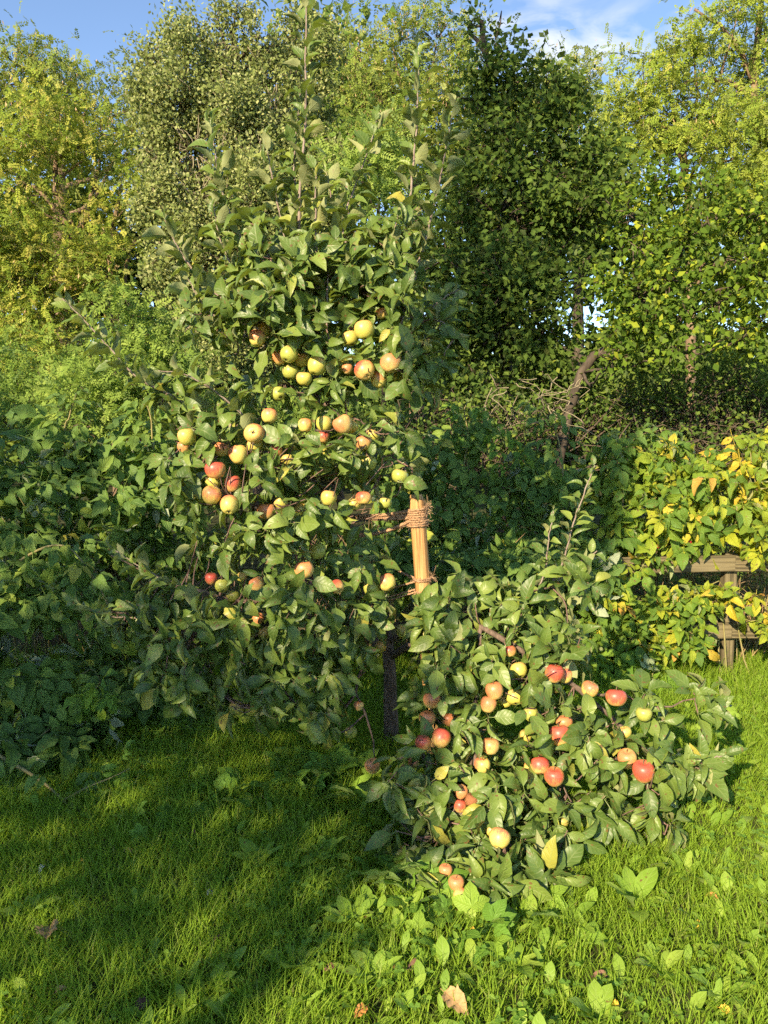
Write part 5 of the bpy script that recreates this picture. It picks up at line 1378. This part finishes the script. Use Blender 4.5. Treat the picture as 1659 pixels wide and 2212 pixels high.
for (x, y, n, s, mat, lab) in (
        (690, 1690, 16, 0.095, 'elder', 'ground elder patch left of the trunk foot'),
        (750, 1720, 14, 0.1, 'elder', 'ground elder under the left edge of the low limb'),
        (640, 1710, 12, 0.085, 'elder', 'ground elder at the shaded side of the lawn, left of the trunk patch'),
        (490, 1740, 12, 0.075, 'elder', 'light ground elder clump in the left lawn under the branches'),
        (425, 1730, 5, 0.062, 'elder', 'ground elder with round pale leaflets standing highest in the left lawn'),
        (360, 1775, 6, 0.06, 'elder', 'small leafy weed in the middle of the left lawn'),
        (335, 1845, 5, 0.055, 'elder', 'low round leaved weed in the left lawn near the yellow leaf'),
        (890, 1930, 11, 0.1, 'elder', 'large ground elder leaves left of the lowest apples'),
        (945, 1975, 6, 0.065, 'rasp_lime', 'yellow green nettle like weed just below the lowest apples'),
        (1005, 2000, 6, 0.075, 'elder', 'ground elder sprig right below the lowest apple'),
        (860, 1900, 5, 0.075, 'elder', 'ground elder in the sun edge left of the low branch'),
        (1150, 1990, 5, 0.07, 'elder', 'leafy weed in the sunny lawn right of the lowest apples'),
        (990, 2090, 5, 0.06, 'elder', 'small leafy weed in the sunny lawn below the elder sprig'),
        (1290, 1850, 5, 0.07, 'rasp_lime', 'bright leaf weed in long grass below the right limb'),
        (1560, 1560, 6, 0.07, 'weed', 'leafy weed by the lawn edge right of the limb tip')):
    p = ground_at(x, y)
    t = thing('ground_elder', lab, 'weed', tuple(p), 'broad leaved weeds in the lawn')
    th = rng.uniform(0, 6.28, n)
    d = np.stack((np.cos(th), np.sin(th), rng.uniform(0.5, 1.6, n)), 1)
    nn = np.stack((-np.cos(th) * 0.6, -np.sin(th) * 0.6 - 0.2, np.full(n, 1.0)), 1)
    add_set(t, mat, ELDER, p + np.stack((rng.normal(0, 0.07, n), rng.normal(0, 0.07, n), np.full(n, 0.0)), 1), frames(nrm(d), nn), s * rng.uniform(0.8, 1.2, n), rng.random(n))

SPAT = [leaf_tpl(wid=0.17, nseg=6, fold=0.25, bend=0.5, wave=0.05, peak=0.66, tip=1.05, petiole=0.05, seed=11), leaf_tpl(wid=0.14, nseg=6, fold=0.3, bend=0.35, wave=0.12, peak=0.6, tip=1.1, ser=0.18, petiole=0.05, seed=12), leaf_tpl(wid=0.24, nseg=6, fold=0.15, bend=0.4, wave=0.06, peak=0.58, petiole=0.12, seed=13)]
ROS = []
rosette_spots = [(1370, 1960, 0.15, 'broad leaved dock plant in the sunny lawn right of the low branch'), (1230, 1990, 0.13, 'broad plantain plant in the sunny lawn below the right branch tip'),
                 (1000, 1880 + 120, 0.0, ''), (1110, 2090, 0.12, 'daisy leaf rosette in the middle of the sunny lawn'), (640, 2100, 0.11, 'dandelion rosette on the shadow edge at the lower middle'),
                 (760, 2010, 0.11, 'plantain rosette on the shadow edge below the branches'), (560, 1880, 0.11, 'plantain rosette in the shaded lawn below the left branches'),
                 (810, 2120, 0.10, 'daisy rosette in the sun near the bottom centre'), (1430, 2100, 0.11, 'plantain rosette in the lower right lawn'), (1560, 2150, 0.10, 'daisy rosette in the lower right corner'),
                 (300, 1980, 0.09, 'dandelion rosette in the shaded lawn at lower left'), (60, 1990, 0.10, 'pale dandelion rosette at the left edge of the lawn'), (700, 1860, 0.12, 'tall spatula leaves of a weed in the shaded lawn centre'), (1290, 2200, 0.09, 'daisy rosette at the bottom edge right of centre'), (450, 2150, 0.10, 'dandelion rosette in shade at the bottom left'), (1480, 1900, .10, 'dandelion rosette in the sunny right lawn beside the branch shadow')]
for (x, y, s, lab) in rosette_spots:
    if not lab:
        continue
    p = ground_at(x, y)
    n = 8
    t = thing('rosette_weed', lab, 'weed', tuple(p), 'leaf rosettes in the lawn')
    th = np.arange(n) * 2.4 + rng.uniform(0, 6)
    d = np.stack((np.cos(th), np.sin(th), rng.uniform(0.5, 1.5, n)), 1)
    nn = np.stack((-np.cos(th) * 0.7, -np.sin(th) * 0.7, np.full(n, 1.0)), 1)
    add_set(t, 'weed', SPAT, np.repeat(p[None], n, 0), frames(nrm(d), nn), s * rng.uniform(0.6, 1.1, n), rng.random(n))

# ------------------------------------------------------------------ build all leaf sets: visible leaves as parts, the rest joined
cell = 15.0
allp, alls = [], []
for si, S in enumerate(SETS):
    L_ = S['s'] * (1.4 if S['name'] == 'leaf' and S['tpls'] is RASP else 0.7)
    ctr = S['pos'] + S['R'][:, :, 1] * L_[:, None] * 0.8
    S['pj'] = proj(ctr)
    allp.append(S['pj']); alls.append(np.full(len(ctr), si))
allp = np.concatenate(allp); alls = np.concatenate(alls)
gi = np.floor(allp[:, 0] / cell).astype(int); gj = np.floor(allp[:, 1] / cell).astype(int)
inside = (gi >= 0) & (gi < 111) & (gj >= 0) & (gj < 148)
best = {}
for idx in np.nonzero(inside)[0]:
    k = (gi[idx], gj[idx])
    # a leaf covers about a 3 x 3 patch of cells
    for a in (-1, 0, 1):
        for b in (-1, 0, 1):
            kk = (k[0] + a, k[1] + b)
            if kk not in best or allp[idx, 2] < allp[best[kk], 2]:
                best[kk] = idx
score = np.zeros(len(allp))
for v in best.values():
    score[v] += 1
start = 0
ME_CACHE = {}
for si, S in enumerate(SETS):
    n = len(S['pos']); sl = score[start:start + n]; start += n
    order = np.argsort(-sl - 1e-3 * S['s'] / S['pj'][:, 2])
    chosen = [i for i in order if sl[i] > 0][:S['maxobj']]
    isobj = np.zeros(n, bool); isobj[chosen] = True
    po = Vector(parent_origin(S['parent']))
    for i in chosen:
        w = int(S['which'][i]); vr = int(S['rnd'][i] * 5)
        key = (id(S['tpls']), w, vr, S['mat'])
        if key not in ME_CACHE:
            tp_ = S['tpls'][w]
            me = MB().add(tp_[0], tp_[1], (vr + 0.5) / 5, tp_[2]).mesh('leaf')
            me.materials.append(M[S['mat']]); ME_CACHE[key] = me
        o = bpy.data.objects.new('leaf', ME_CACHE[key])
        COL.objects.link(o); o.parent = S['parent']
        r_ = S['R'][i] * S['s'][i]
        p_ = Vector(S['pos'][i]) - po
        o.matrix_basis = Matrix(((*r_[0], p_.x), (*r_[1], p_.y), (*r_[2], p_.z), (0, 0, 0, 1)))
    mb = MB()
    for w, tp_ in enumerate(S['tpls']):
        q = (~isobj) & (S['which'] == w)
        inst(mb, tp_, S['pos'][q], S['R'][q], S['s'][q], S['rnd'][q])
    mb.build('foliage', M[S['mat']], S['parent'], kind='stuff')

# ------------------------------------------------------------------ stake
s_top = at(899, 1068, 3.24); s_low = at(916, 1295, 3.20)
ax = nrm(s_top - s_low)
s_base = s_low + ax * (-(s_low[2] + 0.12) / ax[2])
stake = thing('stake', 'pale brown round wooden stake with chamfered top beside the apple tree', 'stake', (float(s_base[0]), float(s_base[1]), 0.0))
sr = 0.0345
Lst = np.linalg.norm(s_top - s_base)
V, F, sd = [], [], 20
rows = [(0, sr * 1.02), (Lst * 0.3, sr * 1.01), (Lst * 0.6, sr), (Lst - 0.030, sr), (Lst - 0.028, sr * 0.99), (Lst - 0.002, sr * 0.72), (Lst, sr * 0.68)]
e1 = nrm(np.cross(ax, (0, 1, 0.0))); e2 = np.cross(ax, e1)
for i, (h, r) in enumerate(rows):
    for j in range(sd):
        th = 2 * math.pi * j / sd
        if i >= 4:
            # chamfer cut in five flats
            a5 = 2 * math.pi / 5
            tt = (th + 0.35) % a5 - a5 / 2
            rr = r * math.cos(a5 / 2) / math.cos(tt) * 1.12
            rr = min(rr, sr)
        else:
            rr = r * (1 + 0.01 * math.sin(3 * th + h * 4))
        V.append((rr * math.cos(th), rr * math.sin(th), h))
for i in range(len(rows) - 1):
    for j in range(sd):
        k = (j + 1) % sd
        F += [(i * sd + j, i * sd + k, (i + 1) * sd + k), (i * sd + j, (i + 1) * sd + k, (i + 1) * sd + j)]
V.append((0, 0, Lst + 0.0005))
F += [((len(rows) - 1) * sd + j, (len(rows) - 1) * sd + (j + 1) % sd, len(V) - 1) for j in range(sd)]
me = MB().add(np.array(V), np.array(F)).mesh('post', smooth=False); me.materials.append(M['stake'])
o = bpy.data.objects.new('post', me); COL.objects.link(o); o.parent = stake
Rm = np.stack((e1, e2, ax), 1)
if np.linalg.det(Rm) < 0:
    Rm[:, 1] *= -1
m4 = Matrix(((*Rm[0], 0), (*Rm[1], 0), (*Rm[2], 0), (0, 0, 0, 1)))
m4.translation = Vector(s_base) - stake.location
o.matrix_basis = m4


# ------------------------------------------------------------------ ropes
def rope(mb, path, r=0.005, strands=3, pitch=0.022, sides=5):
    path = np.asarray(path); n = len(path)
    cum = np.concatenate(((0,), np.cumsum(np.linalg.norm(np.diff(path, axis=0), axis=1))))
    tan = nrm(np.gradient(path, axis=0))
    a = nrm(np.cross(tan, (0.2, 0.3, 0.93))); b = np.cross(tan, a)
    for s in range(strands):
        ph = cum / pitch * 6.283 + s * 6.283 / strands
        p = path + (np.cos(ph)[:, None] * a + np.sin(ph)[:, None] * b) * r * 0.55
        tube(mb, p, r * 0.62, sides, rng.random())


def fibres(mb, pts, n, ln=0.02, spread=1.0):
    pts = np.asarray(pts)
    for _ in range(n):
        p = pts[rng.integers(0, len(pts))] + rng.normal(0, 0.003, 3)
        d = nrm(rng.normal(0, 1, 3)) * ln * rng.uniform(0.3, 1.2)
        q = smooth_path((p, p + d * 0.5 + rng.normal(0, 0.003, 3), p + d * spread), 4)
        tube(mb, q, 0.0006, 3, rng.random(), cap=False)


def on_stake(V_y):
    f = (V_y - 1068) / (1295 - 1068)
    return s_top * (1 - f) + s_low * f


up_rope = thing('coir_rope', 'thick brown coir rope lashed many turns round the stake top and tied to the tree', 'rope', tuple(on_stake(1115)))
mb = MB(); hp = []
for i in range(int(7.6 * 36)):
    th = i / 36 * 2 * math.pi
    f = i / (7.6 * 36)
    c = on_stake(1098 + 38 * f + 2.0 * math.sin(th + 0.6))
    hp.append(c + (math.cos(th) * e1 + math.sin(th) * np.cross(ax, e1)) * (sr + 0.0055 + 0.002 * math.sin(i * 0.11)))
rope(mb, hp, 0.0058); mb.build('lashing', M['rope'], up_rope)
fx = MB(); fibres(fx, [h for h in hp if h[1] < on_stake(1115)[1] + 0.02], 420, 0.018)
tr_pt = lambda V_y: tp[np.argmin(np.abs(proj(tp)[:, 1] - V_y))]
wl_ = []
for (y0, y1, dy0) in ((1103, 1112, 0.0), (1112, 1118, 0.01), (1118, 1127, 0.006), (1124, 1137, 0.0), (1130, 1141, 0.012)):
    a = on_stake(y0) + np.array((-sr * 0.9, -sr * 0.45 + dy0, 0))
    b = tr_pt(y1 + 6) + np.array((0.0, -0.02 + dy0, 0))
    m_ = (a + b) / 2 + np.array((0, -0.01, -0.008 - rng.uniform(0, 0.012)))
    q = smooth_path((a, m_, b), 60, 0.0006)
    mb = MB(); rope(mb, q, 0.0075); mb.build('strand', M['rope'], up_rope); wl_ += list(q)
fibres(fx, wl_, 420, 0.022)
fibres(fx, [on_stake(1100) + np.array((sr + 0.008, -0.012, 0.006 * k)) for k in range(5)], 60, 0.04, 1.2)
fx.build('frayed_fibres', M['fibre'], up_rope, kind='stuff')
for (yy, labels, ends) in ((1247, 'thin coir tie round the middle of the stake, upper of two', ((1247, 850, 1225), (1256, 800, 1275))),
                           (1275, 'thin coir tie round the stake just above the leaves, lower of two', ((1272, 780, 1300), (1278, 770, 1312)))):
    tie = thing('coir_tie', labels, 'rope', tuple(on_stake(yy)), 'coir ties on the lower stake')
    mb = MB(); hp = []
    for i in range(int(2.1 * 36)):
        th = i / 36 * 2 * math.pi; f = i / (2.1 * 36)
        c = on_stake(yy + 7 * f + 2.5 * math.sin(th))
        hp.append(c + (math.cos(th) * e1 + math.sin(th) * np.cross(ax, e1)) * (sr + 0.004))
    rope(mb, hp, 0.0042); mb.build('lashing', M['rope'], tie)
    wl_ = []
    for (ys, xe, ye) in ends:
        a = on_stake(ys) + np.array((-sr, -0.01, 0)); b = at(xe, ye, 3.32)
        q = smooth_path((a, (a + b) / 2 + np.array((0, 0, -0.006)), b), 44, 0.0006)
        mb = MB(); rope(mb, q, 0.004); mb.build('strand', M['rope'], tie); wl_ += list(q)
    fx = MB(); fibres(fx, hp, 110, 0.014); fibres(fx, wl_, 90, 0.014)
    fibres(fx, [on_stake(yy) + np.array((sr + 0.004, -0.012, 0.003 * k)) for k in range(4)], 30, 0.04, 1.2)
    fx.build('frayed_fibres', M['fibre'], tie, kind='stuff')

# ------------------------------------------------------------------ raspberry fruit
for (x, y, Yd, lab) in ((1422, 1180, 4.38, 'red raspberry hanging above the upper rail'), (1490, 1172, 4.38, 'dark red raspberry right of the first one above the rail'), (1270, 1262, 4.25, 'pale red raspberry left of the fence rails')):
    c = at(x, y, Yd)
    mb = MB()
    for k in range(26):
        ph = math.acos(1 - 2 * (k + 0.5) / 26); th = k * 2.4
        p = np.array((math.sin(ph) * math.cos(th) * 0.009, math.sin(ph) * math.sin(th) * 0.009, math.cos(ph) * 0.012))
        tube(mb, np.array([p - nrm(p) * 0.003, p, p + nrm(p) * 0.0028]), (0.002, 0.0038, 0.0012), 5)
    o = mb.build('raspberry', M['berry'], loc=tuple(c)); tag(o, lab, 'raspberry', 'raspberries on the fence')

# ------------------------------------------------------------------ lawn
LAWN_Y = (0.9, 4.75)
BL = np.array([(-0.5, 0, 0), (0.5, 0, 0), (-0.42, 0.5, 0.10), (0.42, 0.5, 0.10), (0, 1.0, 0.42)])
BLF = np.array([(0, 1, 3), (0, 3, 2), (2, 3, 4)])
BLU = np.array([(0, 0), (1, 0), (0, 0.5), (1, 0.5), (0.5, 1)], float)


def blades(mb, x, y, h, w, lean=0.35):
    n = len(x)
    th = rng.uniform(0, 6.28, n)
    d = np.stack((np.cos(th) * lean * rng.random(n) ** 0.7, np.sin(th) * lean * rng.random(n) ** 0.7, np.ones(n)), 1)
    d = nrm(d)
    ref = np.stack((np.cos(th), np.sin(th), np.zeros(n)), 1)
    R_ = frames(d, ref)
    V = np.empty((n, 5, 3))
    loc = np.stack((BL[None, :, 0] * w[:, None], BL[None, :, 1] * h[:, None], BL[None, :, 2] * h[:, None]), -1)
    V = np.einsum('kij,knj->kni', R_, loc) + np.stack((x, y, gz(x, y) - 0.004), 1)[:, None, :]
    F = BLF[None] + (np.arange(n) * 5)[:, None, None]
    mb.add(V.reshape(-1, 3), F.reshape(-1, 3), np.repeat(np.clip(rng.normal(0.45, 0.22, n), 0, 0.999), 5), np.tile(BLU, (n, 1)))


gm = MB()
N1 = 182000
y = rng.uniform(*LAWN_Y, N1 * 2) ; x = rng.uniform(-3.6, 3.6, N1 * 2)
vis = (np.abs(x) < 0.56 * y + 0.35)
prob = np.where(vis, 1.0, 0.22) * np.clip(3.2 / y, 0.55, 1.25) * np.where(y < 1.6, 0.25, 1)
sel = rng.random(N1 * 2) < prob * 0.72
x, y = x[sel], y[sel]
dens = 0.5 + 0.5 * np.sin(x * 3.1 + 1.0 + np.sin(y * 2.3)) * np.sin(y * 2.7 + np.sin(x * 1.9))
h = rng.uniform(0.04, 0.09, len(x)) * (0.8 + 0.6 * dens)
longg = np.exp(-(((x - 0.75) / 0.35) ** 2 + ((y - 2.75) / 0.35) ** 2)) + np.clip((y - 3.3) / 0.8, 0, 1) + np.exp(-(((x + 0.9) / 0.8) ** 2 + ((y - 3.1) / 0.45) ** 2))
h *= 1 + 1.5 * np.clip(longg, 0, 1) * rng.random(len(x))
blades(gm, x, y, h, rng.uniform(0.0022, 0.005, len(x)), 0.65)
print('blades', len(x))
o = gm.build('grass', M['grass'], kind='stuff')
tag(o, 'lush green lawn grass around and in front of the apple tree', 'grass')
wm = MB()
n = 7600
x = rng.uniform(-2.6, 2.6, n); y = rng.uniform(1.3, 4.3, n)
pat = (np.sin(x * 2.3 + 0.7) * np.sin(y * 2.9 + 1.3) + 0.35 + 0.5 * (x > -0.3)) > rng.uniform(-0.3, 1.0, n)
x, y = x[pat], y[pat]; n = len(x)
th = rng.uniform(0, 6.28, n)
d = np.stack((np.cos(th) * 0.8, np.sin(th) * 0.8, rng.uniform(0.5, 1.9, n)), 1)
nn = np.stack((-np.cos(th) * 0.8, -np.sin(th) * 0.8, np.full(n, 0.8)), 1)
wh = rng.integers(0, 3, n); Rw = frames(nrm(d), nn); sw = rng.uniform(0.035, 0.085, n)
pw_ = np.stack((x, y, gz(x, y)), 1)
for k in range(3):
    q = wh == k
    inst(wm, SPAT[k], pw_[q], Rw[q], sw[q], rng.random(q.sum()))
o = wm.build('lawn_weeds', M['weed'], kind='stuff')
tag(o, 'small broad weed leaves mixed through the lawn', 'weeds')
# clover like round leaves
cl = MB()
n = 5200
x = rng.uniform(-2.4, 2.4, n); y = rng.uniform(1.4, 3.9, n)
pat = (np.sin(x * 3.7 + 2.0) * np.sin(y * 3.3 + 0.3) + 0.5 * (x > 0)) > rng.uniform(-0.2, 1.0, n)
x, y = x[pat], y[pat]; n = len(x)
hz_ = rng.uniform(0.02, 0.055, n)
R3 = []
for k in range(3):
    th = rng.uniform(0, 0.3, n) + np.arange(n) * 1.7 + k * 2.094
    d = np.stack((np.cos(th), np.sin(th), np.full(n, 0.15)), 1)
    inst(cl, leaf_tpl(wid=0.42, nseg=3, fold=0.2, bend=0.1, peak=0.6, petiole=0, tip=1.0), np.stack((x, y, gz(x, y) + hz_), 1), frames(nrm(d), np.tile((0, -0.25, 1.0), (n, 1)) + rng.normal(0, 0.15, (n, 3))), rng.uniform(0.012, 0.022, n), rng.random(n))
o = cl.build('clover', M['elder'], kind='stuff')
tag(o, 'clover leaves scattered low in the lawn', 'clover')
# rough ground cover beyond the fence
gc = MB()
n = 9000
x = rng.uniform(-5, 6, n); y = rng.uniform(4.7, 9, n)
d = nrm(rng.normal(0, 1, (n, 3)) + np.array((0, 0, 0.6)))
inst(gc, QUAD[0], np.stack((x, y, rng.uniform(0.02, 0.3, n)), 1), frames(d, np.tile((0, -0.3, 1.0), (n, 1)) + rng.normal(0, 0.3, (n, 3))), rng.uniform(0.05, 0.1, n), rng.random(n))
o = gc.build('ground_cover', M['shrub'], kind='stuff')
tag(o, 'low green ground cover on the wood floor behind the fence', 'ground cover')

# ------------------------------------------------------------------ fallen leaves
FL = [leaf_tpl(wid=0.34, nseg=14, fold=0.4, bend=0.5, wave=0.3, peak=0.45, tip=1.5, ser=0.06, petiole=0.18, cols=5, seed=21),
      leaf_tpl(wid=0.30, nseg=7, fold=0.8, bend=0.7, wave=0.2, peak=0.45, petiole=0.15, seed=22),
      leaf_tpl(wid=0.40, nseg=14, fold=0.5, bend=0.4, wave=0.35, peak=0.42, ser=0.13, petiole=0.12, cols=5, twist=0.4, seed=23)]
FALL = [(106, 2052, 0.085, 'tan', 2, 'large tan fallen leaf on the shaded lawn at lower left'), (975, 2188, 0.085, 'tan', 0, 'big orange tan fallen leaf at the bottom edge right of centre'),
        (1501, 2014, 0.045, 'yellow', 0, 'bright yellow fallen leaf in the sunny lawn at right'), (1299, 2117, 0.05, 'brown', 1, 'dark brown curled pair leaf in the sunny lawn lower right'),
        (1538, 1958, 0.045, 'orange', 1, 'orange curled fallen leaf near the right edge of the lawn'), (1017, 2025, 0.035, 'yellow', 0, 'small yellow fallen leaf below the lowest apples'),
        (1329, 2181, 0.03, 'yellow', 0, 'small yellow fallen leaf at the bottom right of centre'), (1563, 2192, 0.035, 'yellow', 0, 'yellow fallen leaf in the bottom right corner'),
        (1164, 1950, 0.03, 'orange', 1, 'small orange brown fallen leaf by the low branch tip'), (896, 2108, 0.05, 'brown', 1, 'brown rolled fallen leaf near the bottom centre'),
        (784, 2203, 0.045, 'orange', 0, 'orange fallen leaf at the bottom edge in the centre'), (714, 2113, 0.04, 'brown', 1, 'brown shrivelled leaf on the shadow edge of the lawn'),
        (367, 1650, 0.045, 'yellow', 0, 'yellow orange fallen leaf in the shade below the left branches'), (277, 1856, 0.045, 'tan', 1, 'tan fallen leaf in the middle of the shaded lawn'),
        (417, 1819, 0.04, 'brown', 0, 'dark fallen leaf beside the leafy weeds in the left lawn'), (178, 1878, 0.03, 'yellow', 0, 'tiny yellow fallen leaf in the left lawn'),
        (92, 1899, 0.04, 'pale', 1, 'white rolled petal like leaf in the left lawn'), (217, 2032, 0.035, 'brown', 1, 'purple brown fallen leaf right of the large tan leaf'),
        (473, 2049, 0.04, 'brown', 1, 'purple brown curled leaf in the shaded lawn centre'), (454, 1951, 0.04, 'pale', 0, 'pale pinkish leaf in the shaded lawn'),
        (311, 2197, 0.05, 'brown', 0, 'brown fallen leaf at the bottom edge at left'), (132, 2175, 0.04, 'tan', 1, 'small tan fallen leaf in the bottom left corner'),
        (1460, 1805, 0.05, 'brown', 1, 'withered red brown leaf under the drooping right branch tip'), (1275, 1775, 0.05, 'orange', 1, 'withered orange brown leaf under the right limb')]
for (x, y, s, mat, w, lab) in FALL:
    p = ground_at(x, y)
    lift = 0.045 if s > 0.08 else 0.032
    th = rng.uniform(0, 6.28)
    R_ = frames(np.array([[math.cos(th), math.sin(th), 0.12]]), np.array([[rng.normal(0, 0.2), -0.55, 1.0]]))[0]
    tp_ = FL[w]
    me = MB().add(tp_[0], tp_[1], rng.random(), tp_[2]).mesh('fallen_leaf'); me.materials.append(M[mat])
    o = bpy.data.objects.new('fallen_leaf', me); COL.objects.link(o)
    r_ = R_ * s
    q = p + np.array((0, 0, lift)) - R_[:, 1] * s * 0.5
    o.matrix_basis = Matrix(((*r_[0], q[0]), (*r_[1], q[1]), (*r_[2], q[2]), (0, 0, 0, 1)))
    tag(o, lab, 'fallen leaf', 'fallen leaves on the lawn')

# ------------------------------------------------------------------ unseen building added behind the photographer to shade the left side
H_ = np.array((-math.sin(SUN_ROT), -math.cos(SUN_ROT), 0.0))        # away from the sun, along the ground
PX = np.array((H_[1], -H_[0], 0.0))                                 # to the right of it


def hp_(p, s, z):
    v = PX * p + H_ * s
    return np.array((v[0], v[1], z))


added_shade_house = thing('added_shade_house', 'added shade caster out of view behind the photographer, shaped as a rendered gable building', 'added_shade_house', tuple(hp_(-7.1, -9, 0)))
p0, p1, s0, s1, ze, zr = -3.75, -10.5, -5.0, -13.0, 5.05, 6.6
pm = (p0 + p1) / 2
for nm, quad in (('wall', [(p0 - 0.25, s0, 0), (p1 + 0.25, s0, 0), (p1 + 0.25, s0, ze - 0.05), (pm, s0, zr - 0.15), (p0 - 0.25, s0, ze - 0.05)]),
                 ('wall', [(p0 - 0.25, s1, 0), (p1 + 0.25, s1, 0), (p1 + 0.25, s1, ze - 0.05), (pm, s1, zr - 0.15), (p0 - 0.25, s1, ze - 0.05)]),
                 ('wall', [(p0 - 0.25, s0, 0), (p0 - 0.25, s1, 0), (p0 - 0.25, s1, ze - 0.05), (p0 - 0.25, s0, ze - 0.05)]),
                 ('wall', [(p1 + 0.25, s0, 0), (p1 + 0.25, s1, 0), (p1 + 0.25, s1, ze - 0.05), (p1 + 0.25, s0, ze - 0.05)])):
    V = np.array([hp_(*q) for q in quad])
    ctr = hp_(pm, (s0 + s1) / 2, 2.0)
    inn = V + nrm((ctr - V) * np.array((1, 1, 0))) * 0.3
    n = len(V)
    F = [(0, i, i + 1) for i in range(1, n - 1)] + [(n, n + i + 1, n + i) for i in range(1, n - 1)]
    for i in range(n):
        k = (i + 1) % n
        F += [(i, n + i, n + k), (i, n + k, k)]
    MB().add(np.concatenate((V, inn)), F).build(nm, M['plaster'], added_shade_house, smooth=False)
for a, b in ((p0, pm), (p1, pm)):
    V = [hp_(a, s0 + 0.3, ze), hp_(a, s1 - 0.3, ze), hp_(b, s1 - 0.3, zr), hp_(b, s0 + 0.3, zr)]
    V = np.array(V + [q + np.array((0, 0, 0.12)) for q in V])
    F = [(0, 1, 2), (0, 2, 3), (4, 6, 5), (4, 7, 6)]
    for i in range(4):
        k = (i + 1) % 4
        F += [(i, 4 + i, 4 + k), (i, 4 + k, k)]
    MB().add(V, F).build('roof', M['rooftile'], added_shade_house, smooth=False)
for pc in (-5.2, -8.8):
    for zc_ in (1.0, 3.2):
        def quadbox(nm, mat, w, h, s_out, parent):
            V = []
            for s_ in (s0 + s_out, s0 + 0.002):
                V += [hp_(pc - w / 2, s_, zc_), hp_(pc + w / 2, s_, zc_), hp_(pc + w / 2, s_, zc_ + h), hp_(pc - w / 2, s_, zc_ + h)]
            F = [(0, 1, 2), (0, 2, 3), (4, 6, 5), (4, 7, 6)]
            for i in range(4):
                k = (i + 1) % 4
                F += [(i, 4 + i, 4 + k), (i, 4 + k, k)]
            return MB().add(np.array(V), F).build(nm, M[mat], parent, smooth=False)
        fo = quadbox('window', 'frame', 1.1, 1.2, 0.05, added_shade_house)
        zc_ += 0.08
        quadbox('pane', 'glass', 0.94, 1.04, 0.056, fo)

# unseen tall tree added left of the photographer so its crown shades the dark plum
c_ = hp_(-3.0, -1.0, 0)
t = thing('added_shade_tree', 'added tall tree out of view left of the photographer, placed to shade the dark plum', 'tree', tuple(c_))
pth = smooth_path((c_, c_ + np.array((0.1, 0, 3.0)), c_ + np.array((0.0, 0.1, 7.0))), 14)
mb = MB(); tube(mb, pth, np.linspace(0.16, 0.05, 14), 9); mb.build('trunk', M['tree_bark'], t)
cr = MB()
for (p, s, z, rr, n) in ((-3.4, -1.2, 7.6, 1.1, 620), (-2.5, -1.0, 6.6, 0.8, 380), (-2.4, -0.8, 8.6, 0.9, 400), (-4.0, -1.2, 6.4, 0.8, 280), (-3.0, -1.0, 9.3, 0.7, 280)):
    d = rand_dirs(n); cc = hp_(p, s, z) + d * rr * rng.random((n, 1)) ** 0.45
    inst(cr, QUAD[1], cc, frames(rand_dirs(n), rand_dirs(n) + np.array((0, 0, 0.8))), rng.uniform(0.09, 0.16, n), rng.random(n))
    mb = MB(); tube(mb, smooth_path((pth[9], (pth[9] + hp_(p, s, z)) / 2 + np.array((0, 0, -0.2)), hp_(p, s, z)), 8), np.linspace(0.05, 0.015, 8), 6); mb.build('limb', M['tree_bark'], t)
cr.build('crown', M['shrub'], t, kind='stuff')
# unseen loose bush, added so its thin edge softens and spots the shade border
c_ = hp_(-2.1, -4.3, 0)
t = thing('added_shade_bush', 'added tall loose bush out of view behind the photographer, placed to dapple the shade border', 'bush', tuple(c_))
cr = MB()
n = 4300
pp = -1.10 - 2.95 * rng.random(n) ** 0.8
zz = np.where(rng.random(n) < 0.55, rng.normal(3.45, 0.38, n), 2.7 + 2.7 * rng.random(n))
okk = zz < 4.0 + 0.42 * (-1.15 - pp) + rng.normal(0, 0.18, n)
pp, zz = pp[okk], zz[okk]; n = len(pp)
cc = np.array([hp_(a, -4.3 + b, z) for a, b, z in zip(pp + rng.normal(0, 0.05, n), rng.normal(0, 0.3, n), zz)])
inst(cr, QUAD[1], cc, frames(rand_dirs(n), rand_dirs(n) + np.array((-0.3, -0.5, 0.5))), rng.uniform(0.07, 0.14, n), rng.random(n))
cr.build('foliage', M['shrub'], t, kind='stuff')
for k in range(9):
    e = hp_(-1.3 - 2.4 * rng.random(), -4.3 + rng.normal(0, 0.2), rng.uniform(2.5, 4.2))
    mb = MB(); tube(mb, smooth_path((c_ + rng.normal(0, 0.1, 3) * np.array((1, 1, 0)), (c_ + e) / 2 + rng.normal(0, 0.12, 3), e), 9), np.linspace(0.03, 0.008, 9), 6); mb.build('stem', M['tree_bark'], t)
cr = MB(); n = 900  # high leaf clump on a slim trunk, added unseen to shade the middle raspberries
cc = np.array([hp_(a, -4.3 + b, z) for a, b, z in zip(rng.uniform(-1.38, -0.98, n), rng.normal(0, 0.25, n), rng.uniform(5.1, 6.5, n))])
inst(cr, QUAD[1], cc, frames(rand_dirs(n), rand_dirs(n) + np.array((-0.3, -0.5, 0.5))), rng.uniform(0.07, 0.13, n), rng.random(n))
t = thing('added_shade_tree', 'added slim tall tree out of view behind the photographer, placed to shade the raspberries', 'tree', tuple(hp_(-1.18, -4.45, 0)))
cr.build('crown', M['shrub'], t, kind='stuff')
mb = MB(); tube(mb, smooth_path((hp_(-1.18, -4.45, 0), hp_(-1.22, -4.45, 3), hp_(-1.18, -4.35, 6.2)), 12), np.linspace(0.05, 0.015, 12), 7); mb.build('trunk', M['tree_bark'], t)
tris = sum(len(m.polygons) for m in bpy.data.meshes)
print('TRIS', tris, 'OBJ', len(bpy.data.objects))
